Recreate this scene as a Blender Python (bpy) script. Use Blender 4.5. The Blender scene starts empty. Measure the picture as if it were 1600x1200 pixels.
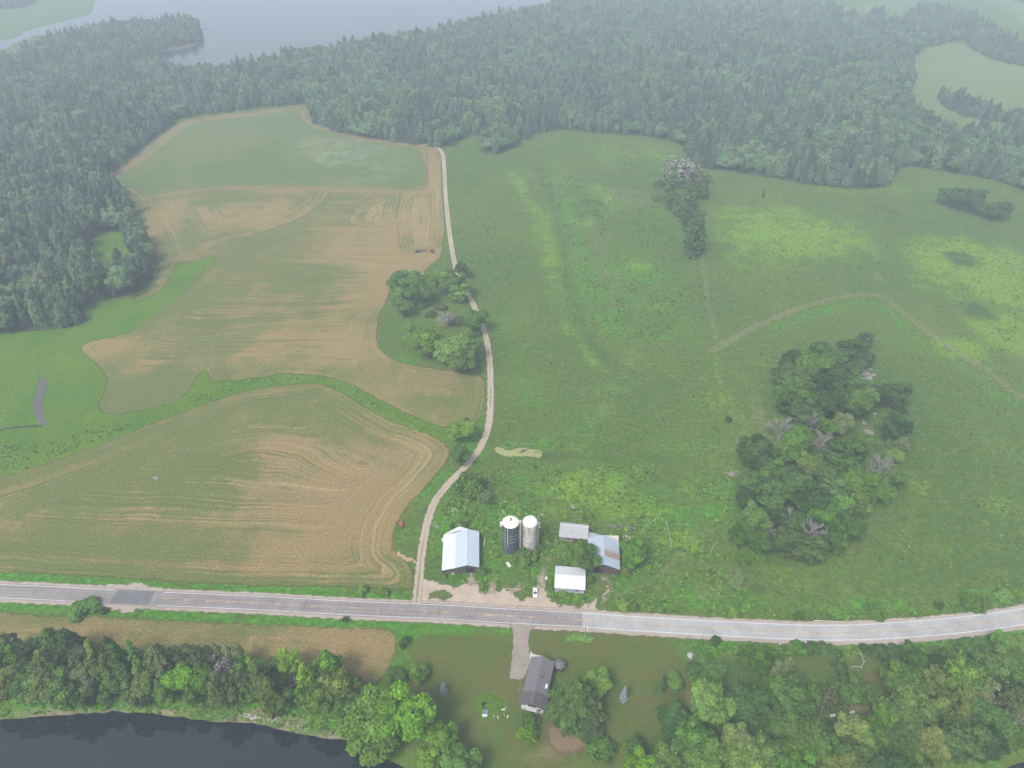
import bpy, math, random
import numpy as np
from mathutils import Vector, Matrix, geometry

random.seed(7)
rng = np.random.default_rng(11)
S = bpy.context.scene
COL = S.collection

# ------------------------------------------------------------------ camera, light, air
CAM_H = 235.0
PITCH = math.radians(36.0)      # below the horizontal
FOC = 1110.0                    # focal length in photo pixels (photo 1600 x 1200)

cam_d = bpy.data.cameras.new('camera')
cam = bpy.data.objects.new('camera', cam_d)
COL.objects.link(cam)
cam.location = (0, 0, CAM_H)
cam.rotation_euler = (math.radians(90) - PITCH, 0, 0)
cam_d.sensor_width = 36.0
cam_d.lens = 36.0 * FOC / 1600.0
cam_d.clip_start = 1.0
cam_d.clip_end = 20000.0
S.camera = cam

SHORE = None                    # river shoreline, filled below
RIVER_Z = -3.2
KN = None                       # knoll centre, filled below


def terrain(x, y):
    """height of the land: flat farmland, one rocky knoll, a bank down to the river"""
    z = 0.0 * (x + y)
    if SHORE is not None:
        t = np.clip((y - np.interp(x, SHORE[:, 0], SHORE[:, 1]) + 3.0) / 11.0, 0, 1)
        z = z - 4.4 * (1 - t * t * (3 - 2 * t))
    if KN is None:
        return z
    dx = x - KN[0]; dy = y - KN[1]
    return z + 7.0 * np.exp(-(dx * dx / (2 * 26.0 ** 2) + dy * dy / (2 * 48.0 ** 2)))


def ray(px, py):
    u = (px - 800.0) / FOC; v = (py - 600.0) / FOC
    return (u, math.cos(PITCH) - v * math.sin(PITCH), -math.sin(PITCH) - v * math.cos(PITCH))


def P(px, py, h=0.0):
    """point h metres above the land on the sight line of a photo pixel"""
    d = ray(px, py)
    z = h
    for _ in range(6):
        t = (z - CAM_H) / d[2]
        x, y = d[0] * t, d[1] * t
        z = float(terrain(x, y)) + h
    return Vector((x, y, z))


def ppm(px, py):
    """photo pixels per metre across, at that spot of the land"""
    p = P(px, py)
    depth = p.y * math.cos(PITCH) + (CAM_H - p.z) * math.sin(PITCH)
    return FOC / depth


KN = tuple(P(1292, 720)[:2])
SHORE_PX = [(-330, 1150), (-120, 1136), (0, 1124), (34, 1121.5), (74, 1118.5), (135, 1115), (175, 1112.5), (236, 1115), (287, 1121.5), (321, 1126.5), (358, 1128.5), (405, 1131.5), (456, 1143.5), (500, 1153), (540, 1157),
            (570, 1174), (610, 1190), (650, 1210), (800, 1290), (1000, 1310), (1400, 1270), (1500, 1225), (1566, 1201), (1600, 1190), (1800, 1150)]
SHORE = np.array([P(x, y, RIVER_Z)[:2] for x, y in SHORE_PX])

# ------------------------------------------------------------------ node helpers
def new_mat(name):
    m = bpy.data.materials.new(name)
    m.use_nodes = True
    m.node_tree.nodes.clear()
    return m, m.node_tree.nodes, m.node_tree.links


class N:
    """small helper to wire shader nodes"""
    def __init__(s, name):
        s.m, s.n, s.l = new_mat(name)

    def node(s, t, **kw):
        x = s.n.new(t)
        for k, v in kw.items():
            setattr(x, k, v)
        return x

    def put(s, sock, v):
        if v is None:
            return
        if isinstance(v, bpy.types.NodeSocket):
            s.l.new(v, sock)
        elif isinstance(v, tuple) and len(v) == 3 and sock.type == 'RGBA':
            sock.default_value = (*v, 1)
        else:
            sock.default_value = v

    def attr(s, name):
        return s.node('ShaderNodeAttribute', attribute_name=name).outputs['Fac']

    def pos(s):
        return s.node('ShaderNodeNewGeometry').outputs['Position']

    def noise(s, vec, scale, detail=3.0, rough=0.55, dist=0.0):
        x = s.node('ShaderNodeTexNoise')
        s.put(x.inputs['Vector'], vec); x.inputs['Scale'].default_value = scale
        x.inputs['Detail'].default_value = detail; x.inputs['Roughness'].default_value = rough
        x.inputs['Distortion'].default_value = dist
        return x.outputs['Fac']

    def math(s, op, a, b=None, c=None, clamp=False):
        x = s.node('ShaderNodeMath', operation=op, use_clamp=clamp)
        s.put(x.inputs[0], a)
        if b is not None: s.put(x.inputs[1], b)
        if c is not None: s.put(x.inputs[2], c)
        return x.outputs[0]

    def maprange(s, v, a, b, c=0.0, d=1.0, smooth=False):
        x = s.node('ShaderNodeMapRange', clamp=True)
        if smooth: x.interpolation_type = 'SMOOTHSTEP'
        s.put(x.inputs[0], v)
        for i, q in enumerate((a, b, c, d)): s.put(x.inputs[i + 1], q)
        return x.outputs[0]

    def mix(s, f, a, b):
        x = s.node('ShaderNodeMix', data_type='RGBA')
        s.put(x.inputs[0], f); s.put(x.inputs[6], a); s.put(x.inputs[7], b)
        return x.outputs[2]

    def mulc(s, col, f):
        x = s.node('ShaderNodeVectorMath', operation='SCALE')
        s.put(x.inputs[0], col); s.put(x.inputs[3], f)
        return x.outputs[0]

    def comb(s, x, y, z):
        c = s.node('ShaderNodeCombineXYZ')
        s.put(c.inputs[0], x); s.put(c.inputs[1], y); s.put(c.inputs[2], z)
        return c.outputs[0]

    def sep(s, v):
        c = s.node('ShaderNodeSeparateXYZ'); s.put(c.inputs[0], v)
        return c.outputs

    def bump(s, h, dist, strength=1.0):
        b = s.node('ShaderNodeBump')
        b.inputs['Strength'].default_value = strength; b.inputs['Distance'].default_value = dist
        s.put(b.inputs['Height'], h)
        return b.outputs[0]

    def finish(s, col, rough=0.9, spec=0.15, metal=0.0, normal=None, alpha=None):
        p = s.node('ShaderNodeBsdfPrincipled')
        s.put(p.inputs['Base Color'], col); s.put(p.inputs['Roughness'], rough)
        p.inputs['Specular IOR Level'].default_value = spec
        p.inputs['Metallic'].default_value = metal
        if normal is not None: s.put(p.inputs['Normal'], normal)
        sh = p.outputs[0]
        if alpha is not None:
            t = s.node('ShaderNodeBsdfTransparent'); x = s.node('ShaderNodeMixShader')
            s.put(x.inputs[0], alpha); s.l.new(t.outputs[0], x.inputs[1]); s.l.new(sh, x.inputs[2])
            sh = x.outputs[0]
        o = s.node('ShaderNodeOutputMaterial'); s.l.new(sh, o.inputs['Surface'])
        return s.m

    def soft(s, width, amount=1.0, scale=0.35):
        """ragged edge of a sheet: grows from its outline inwards with noise"""
        e = s.attr('edge')
        n = s.noise(s.pos(), scale, 4, 0.6)
        k = s.math('MULTIPLY_ADD', s.math('SUBTRACT', n, 0.5), amount * 3.0, e)
        return s.maprange(k, 0.05 * width, width, smooth=True)


def plain(name, col, rough=0.7, spec=0.2, metal=0.0, var=0.12, scale=0.8):
    s = N(name)
    n = s.noise(s.pos(), scale, 4, 0.6)
    c = s.mulc(col, s.maprange(n, 0.25, 0.75, 1 - var, 1 + var))
    return s.finish(c, rough, spec, metal)

# ------------------------------------------------------------------ mesh helpers
def mesh_np(name, co, faces, mat=None, attrs=None, uniform=None):
    """mesh from numpy arrays; faces is an (n,k) array"""
    me = bpy.data.meshes.new(name)
    co = np.asarray(co, np.float32); faces = np.asarray(faces, np.int32)
    me.vertices.add(len(co)); me.vertices.foreach_set('co', co.ravel())
    k = faces.shape[1]
    me.loops.add(faces.size); me.loops.foreach_set('vertex_index', faces.ravel())
    me.polygons.add(len(faces))
    me.polygons.foreach_set('loop_start', np.arange(0, faces.size, k, dtype=np.int32))
    me.polygons.foreach_set('loop_total', np.full(len(faces), k, np.int32))
    me.update(calc_edges=True)
    for an, av in (attrs or {}).items():
        dom = 'POINT' if len(av) == len(co) else 'FACE'
        a = me.attributes.new(an, 'FLOAT', dom)
        a.data.foreach_set('value', np.asarray(av, np.float32))
    if mat: me.materials.append(mat)
    return me


def link(name, me, kind=None, parent=None, label=None, cat=None, group=None):
    o = bpy.data.objects.new(name, me)
    COL.objects.link(o)
    tag(o, label, cat, group, kind)
    if parent is not None: o.parent = parent
    return o


def tag(o, label=None, cat=None, group=None, kind=None):
    if label: o['label'] = label
    if cat: o['category'] = cat
    if group: o['group'] = group
    if kind: o['kind'] = kind
    return o


def root(name, loc, label, cat, group=None, rz=0.0):
    o = bpy.data.objects.new(name, None)
    o.empty_display_size = 0.5
    COL.objects.link(o)
    o.location = loc; o.rotation_euler = (0, 0, rz)
    return tag(o, label, cat, group)


class MB:
    """collects boxes, prisms and tubes into one mesh"""
    def __init__(s):
        s.v = []; s.f = []; s.mi = []; s.mat = 0

    def add(s, vs, fs):
        b = len(s.v)
        s.v += [tuple(v) for v in vs]
        for f in fs:
            s.f.append([b + i for i in f]); s.mi.append(s.mat)
        return s

    def box(s, c, d, rz=0.0, rx=0.0, ry=0.0):
        M = Matrix.Translation(c) @ Matrix.Rotation(rz, 4, 'Z') @ Matrix.Rotation(ry, 4, 'Y') @ Matrix.Rotation(rx, 4, 'X')
        vs = [M @ Vector((sx * d[0] / 2, sy * d[1] / 2, sz * d[2] / 2)) for sx in (-1, 1) for sy in (-1, 1) for sz in (-1, 1)]
        return s.add(vs, [(0, 1, 3, 2), (4, 6, 7, 5), (0, 4, 5, 1), (2, 3, 7, 6), (0, 2, 6, 4), (1, 5, 7, 3)])

    def slab(s, q, t):
        """four corners (counter-clockwise from above) thickened downwards by t"""
        q = [Vector(p) for p in q]
        n = (q[1] - q[0]).cross(q[2] - q[0]).normalized()
        lo = [p - n * t for p in q]
        k = len(q)
        fs = [tuple(range(k)), tuple(range(2 * k - 1, k - 1, -1))]
        fs += [(i, k + i, k + (i + 1) % k, (i + 1) % k) for i in range(k)]
        return s.add(q + lo, fs)

    def tube(s, pts, r, n=8, cap=True):
        pts = [Vector(p) for p in pts]
        rs = r if isinstance(r, (list, tuple)) else [r] * len(pts)
        b = len(s.v); rings = []
        for i, p in enumerate(pts):
            a = pts[max(i - 1, 0)]; c = pts[min(i + 1, len(pts) - 1)]
            d = (c - a).normalized()
            u = d.cross(Vector((0, 0, 1)))
            if u.length < 1e-3: u = Vector((1, 0, 0))
            u.normalize(); w = u.cross(d)
            for k in range(n):
                an = 2 * math.pi * k / n
                s.v.append(tuple(p + (u * math.cos(an) + w * math.sin(an)) * rs[i]))
        for i in range(len(pts) - 1):
            for k in range(n):
                a0 = b + i * n + k; a1 = b + i * n + (k + 1) % n
                s.f.append([a0, a1, a1 + n, a0 + n]); s.mi.append(s.mat)
        if cap:
            s.f.append([b + k for k in range(n - 1, -1, -1)]); s.mi.append(s.mat)
            s.f.append([b + (len(pts) - 1) * n + k for k in range(n)]); s.mi.append(s.mat)
        return s

    def lathe(s, prof, n=32, c=(0, 0, 0)):
        b = len(s.v)
        for r, z in prof:
            for k in range(n):
                an = 2 * math.pi * k / n
                s.v.append((c[0] + r * math.cos(an), c[1] + r * math.sin(an), c[2] + z))
        for i in range(len(prof) - 1):
            for k in range(n):
                a0 = b + i * n + k; a1 = b + i * n + (k + 1) % n
                s.f.append([a0, a1, a1 + n, a0 + n]); s.mi.append(s.mat)
        return s

    def mesh(s, name, mats):
        me = bpy.data.meshes.new(name)
        me.from_pydata(s.v, [], s.f)
        for m in (mats if isinstance(mats, (list, tuple)) else [mats]): me.materials.append(m)
        me.polygons.foreach_set('material_index', s.mi)
        me.update()
        return me

    def build(s, name, mats, parent=None, smooth=False, **kw):
        me = s.mesh(name, mats)
        if smooth: me.polygons.foreach_set('use_smooth', [True] * len(me.polygons))
        return link(name, me, parent=parent, **kw)

# ------------------------------------------------------------------ outlines on the land
def smooth_ring(pts, step, closed=True, jitter=0.0):
    """Catmull-Rom through world points, resampled"""
    pts = [np.array(p[:2], float) for p in pts]
    n = len(pts); out = []
    rngs = range(n if closed else n - 1)
    for i in rngs:
        if closed:
            p0, p1, p2, p3 = pts[(i - 1) % n], pts[i], pts[(i + 1) % n], pts[(i + 2) % n]
        else:
            p0, p1, p2, p3 = pts[max(i - 1, 0)], pts[i], pts[i + 1], pts[min(i + 2, n - 1)]
        L = np.linalg.norm(p2 - p1)
        k = max(1, int(L / step))
        for j in range(k):
            t = j / k
            # centripetal-like damping: tangent scaled to the span
            m1 = (p2 - p0); m2 = (p3 - p1)
            m1 = m1 / (np.linalg.norm(m1) + 1e-9) * L * 0.8; m2 = m2 / (np.linalg.norm(m2) + 1e-9) * L * 0.8
            h = ((2 * t ** 3 - 3 * t ** 2 + 1) * p1 + (t ** 3 - 2 * t ** 2 + t) * m1 +
                 (-2 * t ** 3 + 3 * t ** 2) * p2 + (t ** 3 - t ** 2) * m2)
            out.append(h)
    if not closed: out.append(pts[-1])
    out = np.array(out)
    if jitter: out += rng.normal(0, jitter, out.shape)
    return out


def seg_dist(q, ring, closed=True):
    """distance of every point of q to a polyline"""
    a = ring if closed else ring[:-1]
    b = np.roll(ring, -1, 0) if closed else ring[1:]
    best = np.full(len(q), 1e9)
    for p0, p1 in zip(a, b):
        d = p1 - p0; L2 = max(float(d @ d), 1e-9)
        t = np.clip(((q - p0) @ d) / L2, 0, 1)
        c = p0 + t[:, None] * d
        best = np.minimum(best, np.hypot(*(q - c).T))
    return best


def inside(q, ring):
    x, y = q[:, 0], q[:, 1]
    r = np.zeros(len(q), bool)
    a = ring; b = np.roll(ring, -1, 0)
    for (x0, y0), (x1, y1) in zip(a, b):
        if y0 == y1: continue
        c = ((y0 > y) != (y1 > y)) & (x < (x1 - x0) * (y - y0) / (y1 - y0) + x0)
        r ^= c
    return r


def ring_of(px, step=3.0, jitter=0.0, straight=False):
    w = [P(*p) for p in px]
    if straight:
        return np.array([p[:2] for p in w])
    return smooth_ring(w, step, True, jitter)


SHEETS = {}


def sheet(name, px, mat, lift, step=3.0, fill=4.0, jitter=0.25, attrs=None, straight=False, kind='structure', ring=None, level=None, label=None, cat=None):
    """a piece of land (field, gravel, water ...) laid on the ground"""
    if ring is None: ring = ring_of(px, step, jitter, straight)
    lo = ring.min(0); hi = ring.max(0)
    gx, gy = np.meshgrid(np.arange(lo[0], hi[0], fill), np.arange(lo[1], hi[1], fill))
    q = np.stack([gx.ravel(), gy.ravel()], 1)
    q += rng.uniform(-.25, .25, q.shape) * fill
    q = q[inside(q, ring)]
    if len(q):
        d = seg_dist(q, ring)
        q = q[d > 0.35 * fill]
    pts = np.concatenate([ring, q]) if len(q) else ring
    n = len(ring)
    edges = [(i, (i + 1) % n) for i in range(n)]
    r = geometry.delaunay_2d_cdt([Vector(p) for p in pts], edges, [], 1, 1e-4)
    v = np.array([p[:] for p in r[0]]); f = np.array(r[2])
    # keep faces whose centre is inside
    c = v[f].mean(1)
    f = f[inside(c, ring)]
    a = v[f]
    area = (a[:, 1, 0] - a[:, 0, 0]) * (a[:, 2, 1] - a[:, 0, 1]) - (a[:, 1, 1] - a[:, 0, 1]) * (a[:, 2, 0] - a[:, 0, 0])
    f[area < 0] = f[area < 0][:, ::-1]
    ed = seg_dist(v, ring)
    z = terrain(v[:, 0], v[:, 1]) + lift if level is None else np.full(len(v), level)
    at = {'edge': ed}
    if attrs: at.update(attrs(v, ed))
    me = mesh_np(name, np.column_stack([v, z]), f, mat, at)
    o = link(name, me, kind=kind, label=label, cat=cat)
    SHEETS[name] = ring
    return o


def gauss(v, px, py, rx, ry, amp=1.0, rot=0.0):
    """world-space patch given by where and how large the photo shows it"""
    c = P(px, py)
    k = ppm(px, py)
    al = math.atan2(CAM_H - c.z, c.y)
    wx = rx / k; wy = ry / (k * math.sin(al))
    dx = v[:, 0] - c.x; dy = v[:, 1] - c.y
    if rot:
        cr, sr = math.cos(rot), math.sin(rot)
        dx, dy = dx * cr + dy * sr, -dx * sr + dy * cr
    return amp * np.exp(-((dx / wx) ** 2 + (dy / wy) ** 2) ** 1.5)
# ------------------------------------------------------------------ ground
def axis(lo, hi, step, far_lo, far_hi):
    a = list(np.arange(lo, hi + .01, step)); d = step
    while a[-1] < far_hi:
        d *= 1.22; a.append(a[-1] + d)
    d = step
    while a[0] > far_lo:
        d *= 1.22; a.insert(0, a[0] - d)
    return np.array(a)


def ground_material():
    s = N('meadow_grass')
    p = s.pos()
    big = s.noise(p, 0.012, 4, 0.6)
    mid = s.noise(p, 0.07, 5, 0.65)
    fine = s.noise(p, 0.45, 4, 0.7)
    tuft = s.noise(p, 1.6, 3, 0.7)
    col = s.mix(s.maprange(big, 0.35, 0.65), (0.05488, 0.1047, 0.01502), (0.08052, 0.1278, 0.01802))
    col = s.mix(s.maprange(mid, 0.52, 0.75, 0, 0.7), col, (0.04573, 0.1098, 0.01702))
    col = s.mix(s.maprange(s.noise(p, 0.11, 5, 0.7), 0.56, 0.78, 0, 0.5), col, (0.1144, 0.1247, 0.02754))
    patch = s.noise(s.mulc(p, 1.0), 0.16, 4, 0.7)
    patch2 = s.noise(s.comb(s.math('ADD', s.sep(p)[0], 400.0), s.sep(p)[1], 3.0), 0.26, 4, 0.7)
    col = s.mix(s.maprange(patch, 0.52, 0.68, 0, .75), col, (0.112, 0.135, 0.030))
    col = s.mix(s.maprange(patch, 0.46, 0.32, 0, .70), col, (0.052, 0.108, 0.040))
    col = s.mix(s.maprange(patch2, 0.56, 0.72, 0, .60), col, (0.125, 0.112, 0.048))
    col = s.mix(s.maprange(patch2, 0.42, 0.28, 0, .60), col, (0.075, 0.150, 0.026))
    k = s.math('MULTIPLY_ADD', s.math('SUBTRACT', mid, 0.5), 3.0, s.math('MULTIPLY_ADD', s.math('SUBTRACT', fine, 0.5), 1.0, 0.78))
    k = s.math('MULTIPLY_ADD', s.math('SUBTRACT', big, 0.5), 1.4, k)
    def chan(col, name, c, lo=0.25, hi=0.75):
        f = s.math('MULTIPLY', s.attr(name), k)
        return s.mix(s.maprange(f, lo, hi), col, c)
    col = chan(col, 'lawn', s.mix(s.maprange(s.noise(p, 0.06, 5, .65), .38, .64), (0.098, 0.096, 0.026), (0.066, 0.106, 0.020)))
    col = chan(col, 'lush', s.mix(s.maprange(fine, .4, .65), (0.04573, 0.1496, 0.01302), (0.06859, 0.1846, 0.01502)))
    col = chan(col, 'lime', s.mix(s.maprange(fine, .4, .65), (0.09603, 0.1945, 0.01402), (0.1371, 0.2245, 0.01802)))
    col = chan(col, 'pale', (0.1371, 0.2045, 0.05508))
    col = chan(col, 'dark', (0.04115, 0.07982, 0.01702))
    col = chan(col, 'brush', (0.1739, 0.151, 0.1007))
    col = chan(col, 'soil', (0.2105, 0.151, 0.09607))
    col = s.mix(s.maprange(s.math('MULTIPLY_ADD', s.math('SUBTRACT', fine, .5), 1.2, s.attr('trail')), .2, 1.0, 0, .85), col, (0.165, 0.155, 0.085))
    rough_amt = s.math('MULTIPLY_ADD', s.attr('lawn'), -0.75, 1.0, clamp=True)
    f = s.math('ADD', s.math('MULTIPLY', fine, 0.75), s.math('MULTIPLY', tuft, 0.75))
    f = s.math('MULTIPLY_ADD', s.math('SUBTRACT', f, 0.75), rough_amt, 0.75)
    col = s.mulc(col, s.maprange(f, 0.52, 0.98, 0.52, 1.48))
    h = s.math('ADD', s.math('MULTIPLY', fine, 1.2), s.math('MULTIPLY', tuft, 0.5))
    return s.finish(col, 0.95, 0.05, normal=s.bump(h, 0.6, 0.8))


GX = axis(-330, 430, 2.6, -9000, 9000)
GY = axis(96, 660, 2.6, -3500, 15000)
xx, yy = np.meshgrid(GX, GY)
gv = np.stack([xx.ravel(), yy.ravel()], 1)
nx, ny = len(GX), len(GY)
ii = (np.arange(ny - 1)[:, None] * nx + np.arange(nx - 1)[None, :]).ravel()
gf = np.stack([ii, ii + 1, ii + nx + 1, ii + nx], 1)

CH = {c: np.zeros(len(gv)) for c in ('lawn', 'lush', 'lime', 'pale', 'dark', 'brush', 'soil', 'trail')}


def dab(ch, *spots):
    for s in spots:
        CH[ch] = np.maximum(CH[ch], gauss(gv, *s))


def stroke(ch, px, width, amp=1.0, noise_amp=0.0):
    ring = smooth_ring([P(*p) for p in px], 4.0, False)
    d = seg_dist(gv, ring, False)
    CH[ch] = np.maximum(CH[ch], amp * np.exp(-(d / width) ** 2))


# pasture right of the lane
dab('lime', (1230, 365, 120, 48, .95), (1160, 345, 60, 32, .7), (1330, 370, 60, 45, .6), (1500, 400, 110, 38, .95), (1560, 440, 75, 70, 1.0), (1470, 440, 60, 35, .7),
    (1580, 520, 60, 45, .9), (1500, 545, 50, 22, .7), (860, 400, 22, 60, .75), (850, 350, 25, 40, .6),
    (935, 312, 34, 28, .9), (912, 340, 24, 18, .8), (990, 320, 30, 20, .4), (1000, 415, 25, 8, .7), (1030, 480, 50, 9, .6),
    (920, 760, 75, 26, .95), (990, 800, 70, 30, .75), (870, 790, 40, 20, .6), (1060, 840, 45, 28, .75), (1080, 770, 40, 30, .5), (1010, 730, 40, 14, .5),
    (1330, 290, 120, 22, .35), (1450, 300, 100, 30, .35), (960, 240, 80, 25, .4), (1020, 240, 45, 18, .45), (900, 700, 60, 10, .5),
    (1560, 790, 40, 20, .6), (1430, 760, 20, 12, .4), (1108, 620, 10, 40, .35))
dab('lush', (905, 440, 45, 90, .6), (890, 330, 30, 60, .65), (1000, 430, 80, 70, .55), (1040, 350, 50, 50, .5), (960, 500, 60, 40, .6), (1060, 480, 50, 60, .45),
    (1560, 660, 70, 60, .4), (1450, 640, 40, 60, .35), (1420, 540, 50, 30, .4), (700, 760, 60, 40, .75), (760, 800, 90, 40, .8), (740, 690, 30, 40, .8),
    (690, 830, 30, 60, .7), (830, 760, 50, 40, .6), (950, 880, 50, 60, .6), (1120, 780, 50, 60, .7), (1050, 900, 70, 40, .55),
    (830, 700, 70, 25, .65), (860, 930, 20, 10, .7), (900, 935, 60, 10, .7), (1100, 940, 120, 18, .65), (1400, 945, 250, 16, .6), (1560, 930, 80, 18, .6),
    (700, 940, 30, 8, .7), (170, 380, 26, 14, .85), (660, 490, 60, 70, .55), (640, 560, 40, 30, .5), (1240, 700, 150, 160, .3), (640, 840, 26, 24, .5))
dab('dark', (925, 318, 30, 28, .75), (908, 335, 18, 14, .8), (1503, 405, 30, 14, 1.0), (1528, 487, 32, 18, .8), (1480, 320, 120, 12, .45), (1390, 340, 30, 50, .55),
    (1390, 390, 24, 50, .5), (870, 480, 25, 40, .45), (1000, 880, 60, 20, .5), (1160, 905, 60, 30, .5), (1010, 720, 60, 20, .4), (860, 712, 40, 12, .75), (940, 715, 60, 8, .5),
    (1330, 980, 200, 6, .3), (1180, 600, 20, 60, .3), (760, 790, 30, 16, .5), (1240, 790, 110, 130, .45), (1100, 660, 30, 40, .35), (1060, 560, 40, 12, .3))
dab('pale', (950, 620, 90, 50, .45), (985, 570, 40, 30, .5), (900, 280, 40, 30, .3), (1150, 640, 20, 30, .4), (1000, 680, 40, 20, .3), (1570, 700, 50, 80, .35), (1540, 600, 40, 30, .3))
dab('brush', (1000, 310, 34, 22, .55), (960, 300, 24, 10, .5), (870, 440, 16, 40, .3), (1190, 660, 14, 40, .55), (1180, 620, 14, 40, .4), (1150, 905, 22, 20, .6),
    (1110, 930, 30, 16, .4), (1220, 480, 50, 20, .3), (1372, 432, 12, 12, .6), (1100, 880, 20, 10, .3), (820, 690, 26, 8, .5), (680, 480, 40, 26, .45), (690, 500, 20, 16, .5), (1560, 860, 60, 30, .3),
    (1500, 830, 80, 30, .25), (1143, 740, 14, 5, .9), (1150, 480, 26, 40, .3), (1180, 335, 40, 16, .35), (1240, 420, 60, 14, .3))
stroke('trail', [(1113, 548), (1140, 532), (1180, 510), (1240, 485), (1300, 467), (1350, 460), (1378, 463), (1400, 480), (1440, 510), (1480, 540), (1530, 570), (1570, 600), (1590, 618), (1640, 630)], 3.0, .80)
stroke('trail', [(1097, 395), (1102, 440), (1110, 490), (1118, 530)], 1.8, .7)
stroke('lush', [(1210, 512), (1300, 482), (1370, 472), (1400, 500), (1460, 545), (1530, 590), (1600, 640)], 6.0, .6)
stroke('dark', [(1380, 330), (1440, 345), (1500, 360), (1600, 380), (1700, 400)], 5.0, .6)
stroke('lime', [(1118, 560), (1125, 600), (1130, 640)], 3.0, .5)
stroke('lush', [(870, 250), (880, 300), (900, 370), (930, 430), (955, 480), (985, 520), (1060, 530), (1110, 535)], 5.0, .55)
stroke('dark', [(915, 330), (940, 410), (960, 470), (975, 500)], 2.2, .5)
stroke('trail', [(920, 345), (938, 400), (955, 450), (962, 480)], 1.6, .7)
stroke('lush', [(1000, 523), (1050, 527), (1105, 535)], 2.0, .6)
stroke('lime', [(830, 330), (850, 400), (890, 470), (950, 530), (1040, 580), (1100, 640)], 1.6, .55)
stroke('dark', [(1130, 620), (1150, 560), (1200, 520), (1290, 500)], 1.4, .5)
stroke('trail', [(1100, 845), (1125, 800), (1140, 740), (1150, 690), (1190, 640)], 1.2, .5)
stroke('lime', [(1210, 900), (1330, 870), (1430, 790), (1470, 690), (1450, 600), (1390, 530)], 1.6, .5)
stroke('dark', [(1400, 900), (1480, 840), (1540, 760), (1600, 700)], 2.2, .45)
stroke('trail', [(960, 935), (1020, 905), (1060, 870), (1090, 830)], 1.0, .6)
stroke('dark', [(835, 250), (868, 330), (880, 400), (905, 500), (960, 570), (1060, 600)], 9.0, .55)
stroke('lime', [(800, 270), (838, 340), (852, 420), (880, 500), (930, 570)], 9.0, .55)
stroke('lush', [(780, 500), (850, 640), (1000, 690), (1100, 690)], 14.0, .45)
dab('lush', (760, 870, 80, 50, .75), (850, 900, 40, 30, .7), (970, 870, 60, 40, .8), (1040, 800, 70, 60, .8), (920, 750, 120, 40, .6), (720, 900, 40, 20, .6))
dab('lime', (890, 765, 60, 22, .7), (960, 780, 60, 26, .75), (1060, 850, 40, 26, .7), (1180, 400, 90, 40, .5), (1340, 390, 60, 30, .5), (1250, 900, 120, 30, .35), (1500, 870, 80, 40, .4), (1420, 830, 60, 60, .3))
# left side: marsh, verges
stroke('lush', [(-200, 898), (0, 902), (160, 911), (330, 921), (640, 934)], 3.5, 1.0)
stroke('lush', [(-200, 944), (0, 945), (160, 955), (330, 964), (640, 978), (800, 984)], 3.5, 1.0)
stroke('lush', [(640, 985), (628, 1010), (618, 1040), (600, 1070)], 5.0, .9)
stroke('lush', [(1080, 1004), (1220, 1008), (1350, 1010), (1480, 1000), (1600, 985)], 4.5, .8)
# lawns round the bungalow
dab('lawn', (720, 1050, 115, 95, 1.5), (930, 1010, 140, 50, 1.5), (1040, 1060, 80, 70, 1.3), (800, 1150, 130, 70, 1.4), (960, 1130, 120, 70, 1.2), (1270, 1030, 60, 22, 1.2),
    (1370, 1060, 40, 60, 1.0))
dab('soil', (880, 1165, 40, 14, .55), (850, 1185, 60, 14, .4), (815, 1072, 6, 14, .5), (1350, 1065, 14, 45, .6), (1340, 1110, 40, 20, .7), (1075, 1080, 12, 45, .5), (1205, 1145, 40, 8, .6),
    (1136, 1030, 8, 26, .6), (1328, 1018, 10, 10, .9), (1000, 1100, 20, 30, .25), (1292, 1120, 40, 10, .7), (1030, 1085, 60, 8, .3), (1240, 1050, 40, 20, .3), (920, 1140, 20, 20, .5), (680, 1080, 40, 10, .3),
    (1350, 590, 16, 10, .45), (1350, 655, 12, 22, .55), (1365, 690, 18, 20, .35), (770, 1090, 25, 12, .25))
dab('lush', (765, 1105, 28, 26, .8), (905, 997, 22, 9, 1.3), (1095, 1020, 40, 24, .9), (1060, 1004, 26, 8, .8), (773, 1040, 6, 40, .7))
# river bank grass and sand
stroke('lush', [(-80, 1106), (60, 1103), (180, 1098), (300, 1104), (420, 1112), (520, 1130)], 5.0, .9)
stroke('brush', [(-80, 1126), (0, 1123), (74, 1118), (135, 1114.5), (236, 1114.5), (287, 1121), (358, 1127), (405, 1130), (456, 1142), (540, 1155)], 1.5, 1.2)
dab('brush', (400, 1120, 50, 9, 1.1), (460, 1130, 40, 8, .9))
dab('lush', (1540, 1190, 60, 10, .5))

ground = link('ground', mesh_np('ground', np.column_stack([gv, terrain(gv[:, 0], gv[:, 1])]), gf, ground_material(), CH), kind='structure')
ground.data.polygons.foreach_set('use_smooth', [True] * len(gf))

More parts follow.
